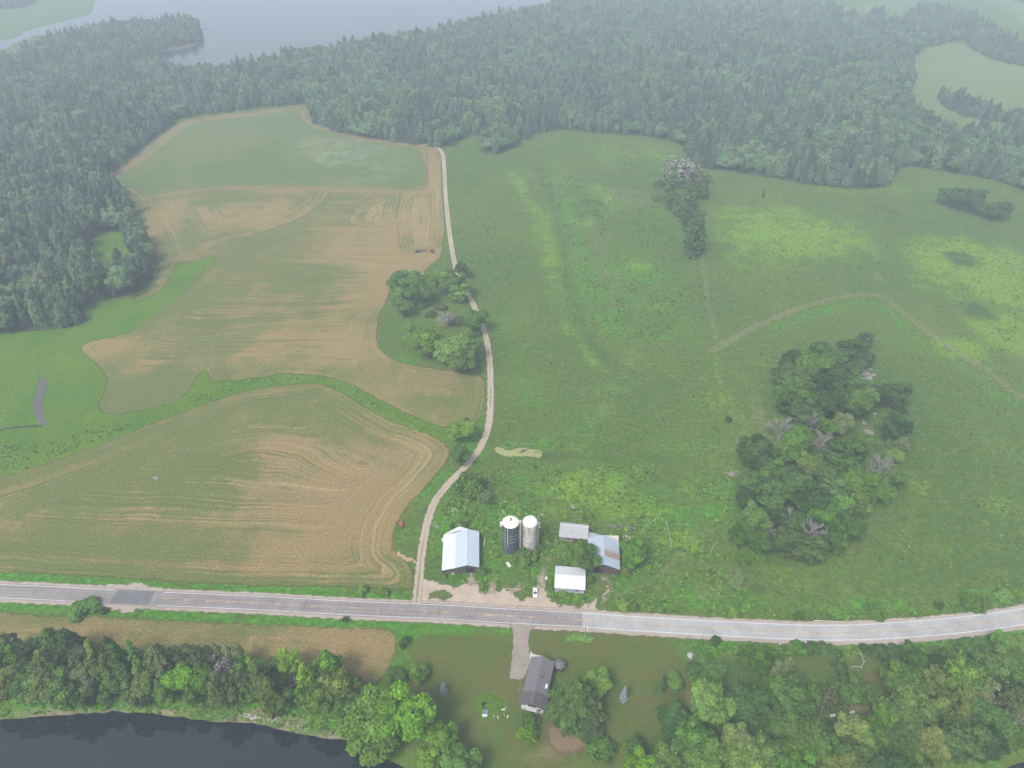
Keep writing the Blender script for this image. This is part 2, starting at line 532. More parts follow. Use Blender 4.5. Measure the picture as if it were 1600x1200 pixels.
# ------------------------------------------------------------------ field materials
def hay_material(name, tan, straw, green, stripe=1.0):
    s = N(name)
    p = s.pos(); x = s.sep(p)
    sw = s.attr('swath'); warp = s.noise(p, 0.035, 3)
    u = s.math('MULTIPLY_ADD', warp, 5.0, sw)
    v = s.comb(s.math('MULTIPLY', u, 0.70), s.math('MULTIPLY', x[0], 0.006), s.math('MULTIPLY', x[1], 0.006))
    st = s.noise(v, 1.0, 3, 0.65)
    v2 = s.comb(s.math('MULTIPLY', u, 0.12), s.math('MULTIPLY', x[0], 0.008), s.math('MULTIPLY', x[1], 0.008))
    st2 = s.noise(v2, 1.0, 2, 0.5)
    wv = s.math('SINE', s.math('MULTIPLY', u, 1.75))
    wv = s.math('MULTIPLY', wv, s.maprange(s.noise(p, .03, 3, .6), .38, .62, .1, 1.0))
    big = s.noise(p, 0.018, 4, 0.6)
    mid = s.noise(p, 0.10, 5, 0.7)
    fine = s.noise(p, 0.9, 4, 0.75)
    # green regrowth against dry stubble
    a = s.math('MULTIPLY_ADD', s.math('SUBTRACT', big, 0.5), 3.4, s.attr('dry'))
    a = s.math('MULTIPLY_ADD', s.math('SUBTRACT', mid, 0.5), 1.5, a)
    a = s.math('MULTIPLY_ADD', s.math('SUBTRACT', st2, 0.5), 1.5 * stripe, a)
    a = s.math('MULTIPLY_ADD', s.math('SUBTRACT', st, 0.5), 1.9 * stripe, a)
    a = s.math('MULTIPLY_ADD', wv, 0.20 * stripe, a)
    col = s.mix(s.maprange(a, -0.40, 0.70, smooth=True), green, tan)
    v3 = s.comb(s.math('MULTIPLY', u, 1.7), s.math('MULTIPLY', x[0], 0.012), s.math('MULTIPLY', x[1], 0.012))
    st3 = s.noise(v3, 1.0, 2, 0.6)
    col = s.mix(s.maprange(st3, 0.52, 0.68, 0, .55 * stripe), col, (0.165, 0.165, 0.055))
    col = s.mix(s.maprange(st3, 0.47, 0.32, 0, .60 * stripe), col, (0.066, 0.088, 0.024))
    # pale straw left in thin rows
    r = s.math('MULTIPLY', s.maprange(s.math('MULTIPLY_ADD', wv, .035, st), 0.55, 0.70), s.maprange(s.math('ADD', mid, s.math('MULTIPLY', s.attr('dry'), .25)), 0.44, 0.68))
    col = s.mix(s.math('MULTIPLY', r, 0.62 * stripe), col, straw)
    col = s.mix(s.maprange(st, 0.45, 0.28, 0, 0.55 * stripe), col, green)
    col = s.mix(s.math('MULTIPLY', s.attr('white'), s.maprange(s.noise(p, 0.07, 6, .75), .42, .72, 0, .8)), col, (0.24, 0.29, 0.2))
    col = s.mulc(col, s.maprange(fine, 0.35, 0.65, 0.74, 1.26))
    return s.finish(col, 0.95, 0.05, normal=s.bump(fine, 0.25, 0.6), alpha=s.soft(1.6, 1.0))


HAY = hay_material('mown_hay', (0.222, 0.156, 0.068), (0.33, 0.262, 0.140), (0.098, 0.116, 0.030))
RING = hay_material('mown_ring', (0.1763, 0.1376, 0.05848), (0.2838, 0.2322, 0.1101), (0.0903, 0.1118, 0.03096), 0.9)
TOP = hay_material('uncut_hay', (0.105, 0.132, 0.042), (0.130, 0.158, 0.058), (0.076, 0.116, 0.030), 0.5)


def swath_fn(head, direction, dry, white=(), hump=None, open_rect=None, base=0.0):
    def f(v, ed):
        e = ed if open_rect is None else open_rect(v)
        c, s_ = math.cos(direction), math.sin(direction)
        u = -v[:, 0] * s_ + v[:, 1] * c
        if hump:
            for (hx, hy, rx, ry, am) in hump:
                c0 = P(hx, hy); k = ppm(hx, hy)
                u = u - am * np.exp(-((v[:, 0] - c0.x) / (rx / k)) ** 2 - ((v[:, 1] - c0.y) / (ry / k)) ** 2)
        k = 1 / (1 + np.exp(-(e - head) / 1.2))
        sw = e * (1 - k) + (u + 100) * k
        d = np.zeros(len(v))
        for q in dry: d = d + gauss(v, *q)
        d = 1.7 * d + base
        w = np.zeros(len(v))
        for q in white: w = np.maximum(w, gauss(v, *q))
        return {'swath': sw, 'dry': d, 'white': w}
    return f


# marsh meadow on the left with its ditch between the mown fields
def marsh_material():
    s = N('marsh_grass')
    p = s.pos()
    big = s.noise(p, 0.03, 4, .6); mid = s.noise(p, 0.12, 5, .7); fine = s.noise(p, 0.7, 4, .7)
    col = s.mix(s.maprange(big, .38, .62), (0.0569, 0.128, 0.008428), (0.08443, 0.1504, 0.009828))
    col = s.mix(s.maprange(mid, .55, .75, 0, .8), col, (0.06057, 0.1397, 0.01686))
    col = s.mix(s.maprange(s.noise(p, .2, 4, .7), .58, .74, 0, .7), col, (0.1239, 0.1941, 0.01193))
    col = s.mulc(col, s.maprange(fine, .3, .7, .6, 1.4))
    return s.finish(col, .95, .05, normal=s.bump(fine, .6, .8), alpha=s.soft(0.8259, 0.8734, 0.0632))


sheet('marsh', [(-330, 560), (0, 522), (90, 505), (150, 480), (205, 462), (262, 425), (300, 408), (345, 390), (470, 470), (520, 560), (570, 600), (620, 622), (690, 665), (712, 690),
                (700, 712), (600, 690), (400, 660), (200, 715), (0, 775), (-330, 860)], marsh_material(), 0.03, 4, 5, .6)

OPENL = None
f1_px = [(645, 921), (648, 893), (636, 872), (617, 858), (616, 845), (622, 818), (640, 790), (665, 765), (690, 735), (704, 714), (703, 700), (690, 687), (650, 670), (610, 656), (570, 633),
         (545, 616), (520, 604), (490, 598), (460, 599), (420, 604), (380, 611), (340, 623), (300, 638), (250, 656), (200, 676), (150, 696), (100, 713), (50, 731), (0, 746), (-280, 850), (-300, 884),
         (-100, 890), (0, 896), (160, 903), (270, 911), (400, 917), (540, 919)]
F1R = ring_of([p for p in f1_px if p[0] > -50], 3)
_open = smooth_ring([P(*p) for p in [(-280, 842)] + f1_px[28:0:-1] + [(645, 921)]], 3, False)
_bot = smooth_ring([P(*p) for p in [(645, 921), (540, 919), (400, 917), (270, 911), (0, 896), (-300, 884)]], 3, False)
sheet('hay_field', f1_px, HAY, 0.06, attrs=swath_fn(26, math.radians(-3.0),
      [(420, 690, 60, 24, .35), (520, 740, 130, 60, .42), (600, 790, 70, 60, .45), (480, 830, 120, 50, .3), (650, 720, 50, 30, .35), (620, 870, 40, 40, .25), (120, 740, 260, 40, -.12), (300, 680, 120, 40, -.25), (150, 860, 260, 30, -.18), (330, 740, 120, 30, -.12), (400, 870, 160, 30, .1)],
      base=-.08, hump=[(430, 690, 110, 60, 14), (600, 740, 90, 60, -10)], open_rect=lambda v: np.minimum(seg_dist(v, _open, False), seg_dist(v, _bot, False) + 3)))
f2_px = [(124, 541), (150, 531), (180, 525), (205, 517), (230, 499), (255, 480), (280, 462), (300, 441), (322, 418), (335, 406), (318, 405), (300, 408), (276, 412), (268, 430), (246, 460),
         (216, 472), (205, 468), (232, 450), (247, 425), (240, 395), (225, 355), (210, 318), (200, 300), (226, 308), (260, 303), (330, 295), (420, 292), (510, 293), (560, 295), (658, 293), (664, 262),
         (666, 236), (676, 230), (687, 238), (690, 262), (692, 330), (693, 380), (690, 398), (678, 412), (655, 428), (630, 432), (612, 450), (605, 472), (596, 490), (590, 530), (600, 550), (630, 565), (680, 575), (730, 583),
         (755, 588), (759, 605), (758, 640), (748, 658), (725, 668), (700, 670), (680, 664), (650, 654), (620, 640), (590, 625), (565, 611), (545, 602), (520, 593), (480, 586), (440, 586),
         (400, 592), (350, 597), (326, 595), (318, 580), (308, 592), (300, 606), (288, 620), (268, 631), (230, 641), (180, 650), (160, 649), (150, 636), (160, 615), (164, 592), (150, 572), (132, 556)]
sheet('stubble_field', f2_px, HAY, 0.06, attrs=swath_fn(13, math.radians(-2.0),
      [(590, 380, 110, 34, .5), (640, 410, 60, 30, .5), (570, 470, 60, 90, .35), (610, 520, 22, 40, .5), (680, 600, 90, 30, .25), (150, 545, 50, 20, .4), (220, 575, 30, 14, .3), (450, 530, 110, 40, .2),
       (240, 360, 40, 60, .2), (430, 410, 110, 50, -.1), (560, 560, 50, 30, .2), (240, 610, 60, 30, -.3), (320, 540, 60, 40, -.05), (660, 260, 40, 80, .3), (660, 625, 60, 10, -.25)],
      base=-.16, hump=[(420, 420, 120, 60, 10), (300, 520, 70, 50, -12), (560, 480, 50, 100, 6)]))
sheet('mown_patch', [(232, 311), (262, 306), (330, 298), (420, 295), (500, 296), (515, 300), (502, 318), (470, 340), (440, 352), (400, 366), (345, 382), (300, 404), (276, 400), (262, 375), (245, 340)], HAY, 0.10, attrs=swath_fn(60, 0, [(370, 338, 100, 22, .4), (270, 360, 30, 50, .0)]))
sheet('mown_patch', [(545, 348), (560, 322), (590, 306), (612, 302), (626, 303), (620, 330), (612, 352), (580, 356)], HAY, 0.10, attrs=swath_fn(60, 0, [(585, 330, 60, 30, .15)]))
sheet('mown_strip', [(628, 300), (664, 296), (667, 238), (678, 231), (687, 240), (692, 300), (693, 380), (660, 396), (625, 392)], HAY, 0.12, attrs=swath_fn(60, 0, [(660, 330, 60, 90, .25)]))
sheet('mown_ring', [(166, 277), (200, 251), (240, 220), (270, 197), (290, 187), (340, 180), (400, 173), (476, 163), (484, 170), (487, 184), (505, 196), (540, 206), (590, 215), (640, 222), (676, 226), (690, 235),
                    (690, 262), (672, 300), (560, 302), (420, 299), (330, 302), (228, 314), (208, 303), (190, 292)], RING, 0.085, attrs=swath_fn(60, 0, [(400, 250, 400, 100, .35)]))
sheet('grass_field', [(182, 281), (225, 251), (262, 223), (300, 194), (360, 186), (440, 174), (466, 171), (472, 186), (497, 202), (540, 213), (600, 226), (652, 233), (660, 242), (659, 291), (560, 293), (420, 290),
                      (330, 293), (260, 301), (229, 308), (210, 297)], TOP, 0.13, attrs=swath_fn(3, math.radians(38), [(300, 220, 150, 30, .3), (420, 260, 120, 20, -.2)], white=[(540, 240, 75, 22, .9), (600, 262, 40, 22, .55), (500, 225, 40, 14, .8), (560, 285, 30, 10, .4)]))
f4_px = [(-300, 948), (0, 955), (140, 962), (270, 967), (400, 973), (540, 979), (600, 980), (616, 983), (622, 992), (620, 1020), (609, 1050), (598, 1068), (580, 1074), (540, 1056), (470, 1048), (400, 1040), (300, 1030), (200, 1020), (100, 1015), (-300, 1010)]
sheet('hay_strip', f4_px, HAY, 0.06, attrs=swath_fn(2.5, math.radians(-3.2), [(560, 1010, 60, 40, .35), (300, 1000, 300, 40, .12), (100, 985, 160, 10, .15), (420, 985, 140, 5, -.2)]))
# far pale fields beyond the wood
far_mat = hay_material('far_hay', (0.118, 0.152, 0.056), (0.16, 0.19, 0.085), (0.080, 0.135, 0.042), .5)
ff = swath_fn(5, .3, [(1550, 120, 160, 60, .5)])
sheet('far_field', [(1420, 90), (1440, 72), (1500, 60), (1560, 66), (1700, 88), (1800, 170), (1740, 225), (1600, 215), (1540, 224), (1470, 205), (1410, 180), (1420, 130)], far_mat, .06, 12, 16, 1, ff)
sheet('far_field', [(1505, -20), (1560, 8), (1640, 60), (1800, 90), (1900, 20), (1700, -50)], far_mat, .06, 16, 22, 1, ff)
sheet('far_field', [(1300, 5), (1340, 10), (1420, -5), (1425, 20), (1400, 38), (1330, 30)], far_mat, .06, 12, 16, 1, ff)
sheet('far_field', [(-300, 78), (0, 62), (50, 44), (100, 31), (138, 20), (146, 4), (175, -30), (60, -60), (-300, -60)], far_mat, .06, 16, 22, 1, swath_fn(5, .3, [(50, 30, 160, 60, -.5)]))
sheet('far_field', [(-100, 98), (0, 82), (40, 66), (75, 60), (85, 70), (40, 90)], far_mat, .08, 10, 14, 1, swath_fn(5, .3, [(50, 70, 160, 60, -.6)]))

# ------------------------------------------------------------------ water
def water_material(name, col, rough, wave, ior=1.33):
    s = N(name)
    p = s.pos(); x = s.sep(p)
    n = s.noise(s.comb(x[0], s.math('MULTIPLY', x[1], 1.6), 0.0), .5, 4, .6)
    n2 = s.noise(p, .03, 3, .5)
    b = s.bump(s.math('ADD', n, s.math('MULTIPLY', n2, .6)), wave, 1.0)
    pr = s.node('ShaderNodeBsdfPrincipled')
    pr.inputs['Base Color'].default_value = (*col, 1); pr.inputs['Roughness'].default_value = rough
    pr.inputs['IOR'].default_value = ior
    s.l.new(b, pr.inputs['Normal'])
    o = s.node('ShaderNodeOutputMaterial'); s.l.new(pr.outputs[0], o.inputs['Surface'])
    return s.m


RIV = np.concatenate([smooth_ring(SHORE, 2.5, False, .2), [P(x, y, RIVER_Z)[:2] for x, y in ((2000, 1400), (800, 1700), (-400, 1500))]])
sheet('river', None, water_material('river_water', (0.009, 0.012, 0.016), .04, .010, 1.5), .05, 2.5, 12, ring=RIV, level=RIVER_Z)
lake_px = [(-300, 96), (0, 78), (30, 66), (58, 55), (90, 56), (150, 75), (230, 100), (310, 112), (345, 113), (400, 106), (520, 83), (640, 62), (760, 38), (900, 6), (1000, -20), (1000, -80), (180, -80), (170, -20), (148, 5), (139, 22), (100, 33), (50, 46), (0, 64), (-300, 80)]
sheet('lake', lake_px, water_material('lake_water', (0.02, 0.03, 0.035), .12, .02), .1, 16, 40, 2)
soil_mat = plain('forest_soil', (0.040, 0.058, 0.022), .95, .05, 0, .3, .2)
sheet('peninsula', [(70, 66), (110, 56), (150, 50), (200, 43), (260, 37), (298, 36), (312, 46), (313, 60), (306, 70), (285, 77), (252, 82), (230, 96), (150, 90)], plain('shore_sand', (0.10, 0.085, 0.062), .95, .05, 0, .2, .05), .2, 8, 16, 1)
mud = water_material('marsh_pool_water', (0.085, 0.076, 0.078), .15, .03)
sheet('marsh_pool', [(66, 590.5), (72, 592), (72.5, 606), (69, 619), (66, 633), (67.5, 650), (72, 660), (69, 666), (62, 660), (52, 644), (52, 633), (57, 616), (61, 602)], mud, .12, 1.5, 2, .25)
sheet('creek', [(-60, 684), (0, 671), (20, 667), (40, 665), (66, 665), (66, 667), (40, 667.5), (20, 669), (0, 674), (-60, 688)], water_material('creek_water', (0.02, 0.03, 0.02), .2, .05), .1, 1.5, 2, .3)


def duckweed_material():
    s = N('duckweed')
    p = s.pos()
    n = s.noise(p, .5, 4, .7); d = s.noise(s.comb(s.math('MULTIPLY', s.sep(p)[0], .16), s.math('MULTIPLY', s.sep(p)[1], .7), 0.), 1.0, 3, .6, .8)
    col = s.mix(s.maprange(n, .35, .65), (0.205, 0.215, 0.078), (0.265, 0.27, 0.115))
    gap = s.math('MULTIPLY', s.maprange(d, .53, .58), s.maprange(s.attr('open'), .2, .5))
    col = s.mix(gap, col, (0.03, 0.032, 0.03))
    return s.finish(col, .55, .3, alpha=s.soft(.9, .9, .6))


sheet('duckweed_pond', [(771, 699), (782, 698), (791, 702), (800, 702.5), (808, 699.5), (819, 699), (835, 702), (849, 705), (848, 711), (846, 716.5), (828, 714.5), (805, 714.5), (791, 714.5), (781, 712), (773, 706)],
      duckweed_material(), .12, 1.2, 1.2, .15, attrs=lambda v, e: {'open': gauss(v, 838, 706, 26, 8)})

# ------------------------------------------------------------------ roads and tracks
road_c = [(-420, 903), (-200, 913), (0, 924), (60, 926.5), (160, 931.5), (250, 936), (405, 942.5), (530, 949.5), (700, 957), (780, 962), (910, 969), (1000, 975.2), (1100, 981), (1220, 987), (1285, 989), (1350, 988), (1460, 981), (1540, 972.3), (1600, 963), (1760, 930), (1960, 880)]
RC = smooth_ring([P(*p) for p in road_c], 3.0, False)
RT = np.gradient(RC, axis=0); RT /= np.linalg.norm(RT, axis=1)[:, None]
RN = np.column_stack([-RT[:, 1], RT[:, 0]])          # to the left of travel (away from the camera)
RS = np.concatenate([[0], np.cumsum(np.linalg.norm(np.diff(RC, axis=0), axis=1))])


def road_s(px, py):
    p = np.array(P(px, py)[:2])
    return RS[np.argmin(np.hypot(*(RC - p).T))]


def ribbon(name, centre, normal, offs, z, mat, dist=None, kind='structure', sel=None, attr=None, edge=True):
    """strip with a row of points across at the given offsets"""
    if sel is not None:
        centre, normal = centre[sel], normal[sel]
        if dist is not None: dist = dist[sel]
    n = len(centre); m = len(offs)
    co = []; ev = []
    lo, hi = offs[0], offs[-1]
    for o in offs:
        p = centre + normal * o
        co.append(np.column_stack([p, terrain(p[:, 0], p[:, 1]) + z]))
        ev.append(np.full(n, min(o - lo, hi - o)))
    co = np.concatenate(co); ev = np.concatenate(ev)
    f = []
    for j in range(m - 1):
        a = np.arange(n - 1) + j * n
        f.append(np.stack([a, a + 1, a + 1 + n, a + n], 1))
    f = np.concatenate(f)
    at = {'edge': ev, 'across': np.concatenate([np.full(n, o) for o in offs])}
    if dist is not None: at['along'] = np.tile(dist, m)
    # upward facing
    v = co[f[0]]
    if np.cross(v[1] - v[0], v[2] - v[0])[2] < 0: f = f[:, ::-1]
    return link(name, mesh_np(name, co, f, mat, at), kind=kind)


def gravel_material(name, col, col2, soft=1.2, amount=1.2):
    s = N(name)
    p = s.pos()
    n = s.noise(p, .25, 5, .7); f = s.noise(p, 2.0, 3, .7)
    c = s.mix(s.maprange(n, .35, .65), col, col2)
    c = s.mulc(c, s.maprange(f, .3, .7, .85, 1.15))
    return s.finish(c, .95, .1, alpha=s.soft(soft, amount, .4))


SHOULDER = gravel_material('gravel_shoulder', (0.3297, 0.2851, 0.2495), (0.2762, 0.2317, 0.1871), .8, .8)
ribbon('road_shoulder', RC, RN, [-5.6, -4.6, 0, 4.6, 5.4], .12, SHOULDER)
sheet('road_shoulder', [(160, 918), (175, 912), (205, 911), (226, 910), (240, 914), (262, 926), (230, 936), (160, 928)], SHOULDER, .125, 1.5, 2, .4)
sheet('road_shoulder', [(150, 948), (165, 954), (190, 957), (200, 959), (222, 952), (262, 951), (240, 943), (160, 940)], SHOULDER, .125, 1.5, 2, .4)


def asphalt_material(name, col, streak, crack=1.0):
    s = N(name)
    p = s.pos()
    a = s.attr('across'); al = s.attr('along')
    n = s.noise(s.comb(s.math('MULTIPLY', a, 1.1), s.math('MULTIPLY', al, .03), 0.), 1.0, 4, .6)
    c = s.mix(s.maprange(n, .35, .65), col, streak)
    b = s.noise(p, .12, 4, .6); f = s.noise(p, 1.4, 4, .7)
    c = s.mulc(c, s.maprange(b, .3, .7, .86, 1.12))
    c = s.mulc(c, s.maprange(f, .3, .7, .88, 1.12))
    # transverse cracks
    w = s.noise(s.comb(s.math('MULTIPLY', al, .35), s.math('MULTIPLY', a, .03), 3.), 1.0, 1, .3)
    k = s.math('ABSOLUTE', s.math('SUBTRACT', w, .5))
    c = s.mix(s.maprange(k, .012, .0, 0, .45 * crack), c, (0.08, 0.075, 0.075))
    # tar patches
    c = s.mix(s.maprange(s.noise(s.comb(s.math('MULTIPLY', al, .12), s.math('MULTIPLY', a, .5), 8.), 1.0, 2, .4), .72, .76, 0, .5 * crack), c, (0.07, 0.07, 0.075))
    return s.finish(c, .85, .25)


ASPH = asphalt_material('worn_asphalt', (0.1718, 0.1572, 0.1572), (0.2304, 0.2121, 0.2084))
ASPH2 = asphalt_material('pale_asphalt', (0.2835, 0.2797, 0.2835), (0.3218, 0.318, 0.3218), .25)
ASPH3 = asphalt_material('new_asphalt', (0.1117, 0.1117, 0.1185), (0.1354, 0.1354, 0.1422), .2)
s_break = road_s(909, 969)
OFF = [-3.75, -2.4, -1.2, 0, 1.2, 2.4, 3.75]
ribbon('road', RC, RN, OFF, .16, ASPH, RS, sel=RS <= s_break + 2)
ribbon('road', RC, RN, OFF, .16, ASPH2, RS, sel=RS >= s_break - 1)
# repair patch, cut on the skew
q = [P(185, 922), P(242.5, 924), P(232, 945.5), P(172, 942.5)]
pm = MB()
PS = np.array([p[:2] for p in q])
pv = [];
for j in range(7):
    for i in range(12):
        a = PS[0] * (1 - i / 11) + PS[1] * i / 11; b = PS[3] * (1 - i / 11) + PS[2] * i / 11
        pv.append(a * (1 - j / 6) + b * j / 6)
pv = np.array(pv)
pf = np.array([(j * 12 + i, (j + 1) * 12 + i, (j + 1) * 12 + i + 1, j * 12 + i + 1) for j in range(6) for i in range(11)])
link('asphalt_patch', mesh_np('asphalt_patch', np.column_stack([pv, np.full(len(pv), .185)]), pf, ASPH3, {'along': pv[:, 0], 'across': pv[:, 1] * 1.0}), kind='structure')


def paint_material(name, col, wear):
    s = N(name)
    p = s.pos()
    n = s.noise(p, .6, 5, .75); m = s.noise(p, .05, 3, .6)
    a = s.maprange(s.math('ADD', n, s.math('MULTIPLY', m, .5)), wear - .12, wear + .1)
    return s.finish(col, .6, .3, alpha=s.math('SUBTRACT', 1.0, a))


WHITE = paint_material('white_road_paint', (0.6375, 0.6375, 0.6375), .95)
YELL = paint_material('yellow_road_paint', (0.525, 0.35, 0.154), .80)
s_patch = (road_s(183, 931), road_s(238, 935))
for off in (-3.15, 3.15):
    for sel in (RS < s_patch[0], (RS > s_patch[1])):
        ribbon('edge_line', RC, RN, [off - .085, off + .085], .19, WHITE, RS, sel=sel)
s_solid = road_s(1090, 980)
ribbon('centre_line', RC, RN, [.12, .27], .19, YELL, RS, sel=(RS > s_patch[1]))
ribbon('centre_line', RC, RN, [-.27, -.12], .19, YELL, RS, sel=RS > s_solid)
fine_c = np.interp(np.arange(RS[0], RS[-1], .5), RS, RC[:, 0]), np.interp(np.arange(RS[0], RS[-1], .5), RS, RC[:, 1])
FC = np.column_stack(fine_c); FS = np.arange(RS[0], RS[-1], .5)
FN = np.column_stack([np.interp(FS, RS, RN[:, 0]), np.interp(FS, RS, RN[:, 1])])
k = 0
s0 = FS[0]
dash = []
while s0 < s_solid - 4:
    sel = (FS >= s0) & (FS <= s0 + 3.2)
    mid = s0 + 1.6
    if sel.sum() > 2 and not (s_patch[0] - 3 < mid < s_patch[1] + 1): dash.append(sel)
    s0 += 8.6
# all dashes of the line are one painted marking
co = []; fc = []; b = 0
for sel in dash:
    c, nn = FC[sel], FN[sel]; m = len(c)
    co += [np.column_stack([c + nn * -.30, np.full(m, .19)]), np.column_stack([c + nn * -.06, np.full(m, .19)])]
    a = np.arange(m - 1) + b
    fc.append(np.stack([a, a + m, a + m + 1, a + 1], 1)[:, ::-1]); b += 2 * m
co = np.concatenate(co); fc = np.concatenate(fc)
v = co[fc[0]]
if np.cross(v[1] - v[0], v[2] - v[0])[2] < 0: fc = fc[:, ::-1]
link('centre_line', mesh_np('centre_line', co, fc, YELL), kind='structure')

DIRT = gravel_material('farmyard_dirt', (0.3802, 0.3168, 0.2587), (0.3062, 0.2482, 0.1901), 1.6, 2.2)
yard = [(634, 941), (648, 931), (652, 915), (655, 900), (668, 903), (684, 908), (700, 914), (716, 914), (727, 908), (733, 900), (741, 905), (748, 916), (760, 926), (764, 908), (768, 890), (774, 905), (778, 921), (795, 917), (822, 911),
        (826, 913), (812, 924), (806, 931), (818, 935), (830, 929), (836, 912), (841, 896), (846, 884), (852, 876), (856, 868), (858, 874), (853, 890), (853, 908), (856, 926), (862, 936), (878, 943), (900, 946), (922, 940), (940, 928), (948, 920), (940, 908), (936, 899),
        (944, 900), (956, 914), (957, 921), (947, 935), (934, 945), (936, 952), (960, 957), (985, 961), (985, 968), (880, 962), (760, 956), (640, 948)]
sheet('farmyard', yard, DIRT, .09, 1.5, 1.6, .35)
DIRT2 = gravel_material('yard_wheel_tracks', (.30, .255, .19), (.22, .19, .12), 2.2, 1.4)
for tr in ([(838, 918), (840, 900), (845, 886), (852, 874), (858, 862), (863, 864), (858, 880), (855, 900), (857, 918)], [(930, 944), (946, 930), (950, 916), (940, 902), (930, 894), (936, 890), (950, 900), (961, 914), (958, 930), (944, 946)],
           [(724, 914), (726, 900), (730, 893), (740, 893), (744, 902), (746, 916)], [(760, 928), (764, 905), (766, 884), (771, 884), (773, 905), (776, 928)], [(790, 926), (806, 916), (826, 910), (828, 914), (812, 922), (800, 931)]):
    sheet('wheel_track', tr, DIRT2, .095, 1.0, 1.2, .15)
ISLE = N('verge_grass')
_p = ISLE.pos(); _n = ISLE.noise(_p, .5, 4, .7); _m = ISLE.noise(_p, .15, 3, .6)
ISLE_M = ISLE.finish(ISLE.mulc(ISLE.mix(ISLE.maprange(_m, .4, .62), (0.044, 0.104, 0.0168), (0.12, 0.108, 0.0336)), ISLE.maprange(_n, .3, .7, .6, 1.4)), .95, .05, normal=ISLE.bump(_n, .5, .8), alpha=ISLE.soft(1.2, 1.4))
sheet('verge_grass', [(667, 928), (684, 922), (702, 924), (707, 932), (703, 939), (688, 940), (671, 937)], ISLE_M, .14, 1.2, 1.4, .3)

lane_px = [(650, 944), (652, 930), (654, 910), (657, 880), (661, 850), (668, 815), (680, 783), (700, 757), (722, 735), (745, 708), (758, 684), (765, 655), (766.5, 620), (766, 580), (763, 545), (756, 515), (746, 490), (733, 462), (715, 428), (709, 405), (703, 370), (699, 335), (696, 300), (694, 260), (691.5, 240), (683, 230), (668, 225)]
LC = smooth_ring([P(*p) for p in lane_px], 2.0, False)
LT = np.gradient(LC, axis=0); LT /= np.linalg.norm(LT, axis=1)[:, None]
LN = np.column_stack([-LT[:, 1], LT[:, 0]])
LS = np.concatenate([[0], np.cumsum(np.linalg.norm(np.diff(LC, axis=0), axis=1))])


def track_material():
    s = N('farm_track')
    p = s.pos(); a = s.math('ABSOLUTE', s.attr('across'))
    n = s.noise(p, .3, 5, .7); f = s.noise(p, 2., 3, .7)
    c = s.mix(s.maprange(n, .35, .65), (0.3536, 0.3006, 0.2475), (0.3006, 0.2475, 0.1901))
    c = s.mulc(c, s.maprange(f, .3, .7, .85, 1.15))
    g = s.math('MULTIPLY_ADD', s.math('SUBTRACT', n, .5), 1.6, a)
    mid = s.math('MULTIPLY', s.maprange(g, .55, .25), s.maprange(s.noise(p, .03, 2, .5), .40, .56))
    c = s.mix(s.math('MULTIPLY', mid, .75), c, (0.13, 0.135, 0.06))
    return s.finish(c, .95, .1, alpha=s.soft(0.7, 0.7, 0.5))


ribbon('farm_track', LC, LN, [-2.1, -1.2, -.6, 0, .6, 1.2, 2.1], .17, track_material(), LS)
# bare patch beside the lane
sheet('bare_earth', [(618, 860), (628, 862), (640, 868), (650, 874), (652, 880), (640, 880), (626, 874), (617, 867)], gravel_material('bare_earth', (0.36, 0.28, 0.19), (0.28, 0.21, 0.13), 1.2, 1.5), .075, 1.2, 1.5, .3)

DRIVE = gravel_material('driveway_gravel', (0.262, 0.225, 0.195), (0.20, 0.17, 0.142), .6, .6)
sheet('driveway', [(792, 973), (840, 976), (831, 984), (828, 998), (829, 1020), (832, 1032), (826, 1046), (817, 1064), (806, 1064.5), (796, 1062), (797, 1040), (799, 1020), (800, 1000), (799, 984)], DRIVE, .13, 1.2, 1.5, .12)
sheet('garden_path', [(829, 1017), (832, 1022), (838, 1024), (847, 1025), (853, 1029), (850, 1032), (840, 1030), (829, 1030)], plain('concrete_path', (0.42, 0.39, 0.34), .9), .15, .8, 1, .05)
sheet('gravel_bar', [(366, 1121), (380, 1115), (400, 1113), (420, 1114), (440, 1119), (448, 1127), (430, 1130), (405, 1128), (380, 1125)], gravel_material('river_stones', (0.34, 0.31, 0.3), (0.18, 0.15, 0.13), 1.0, 2.0), .09, 1.2, 1.4, .2)
sheet('pine_island_soil', [(846, 1130), (860, 1120), (900, 1130), (930, 1160), (905, 1185), (860, 1180)], gravel_material('bare_garden_soil', (0.2, 0.14, 0.085), (0.15, 0.11, 0.06), 3.5, 1.1), .05, 2, 2, .5)
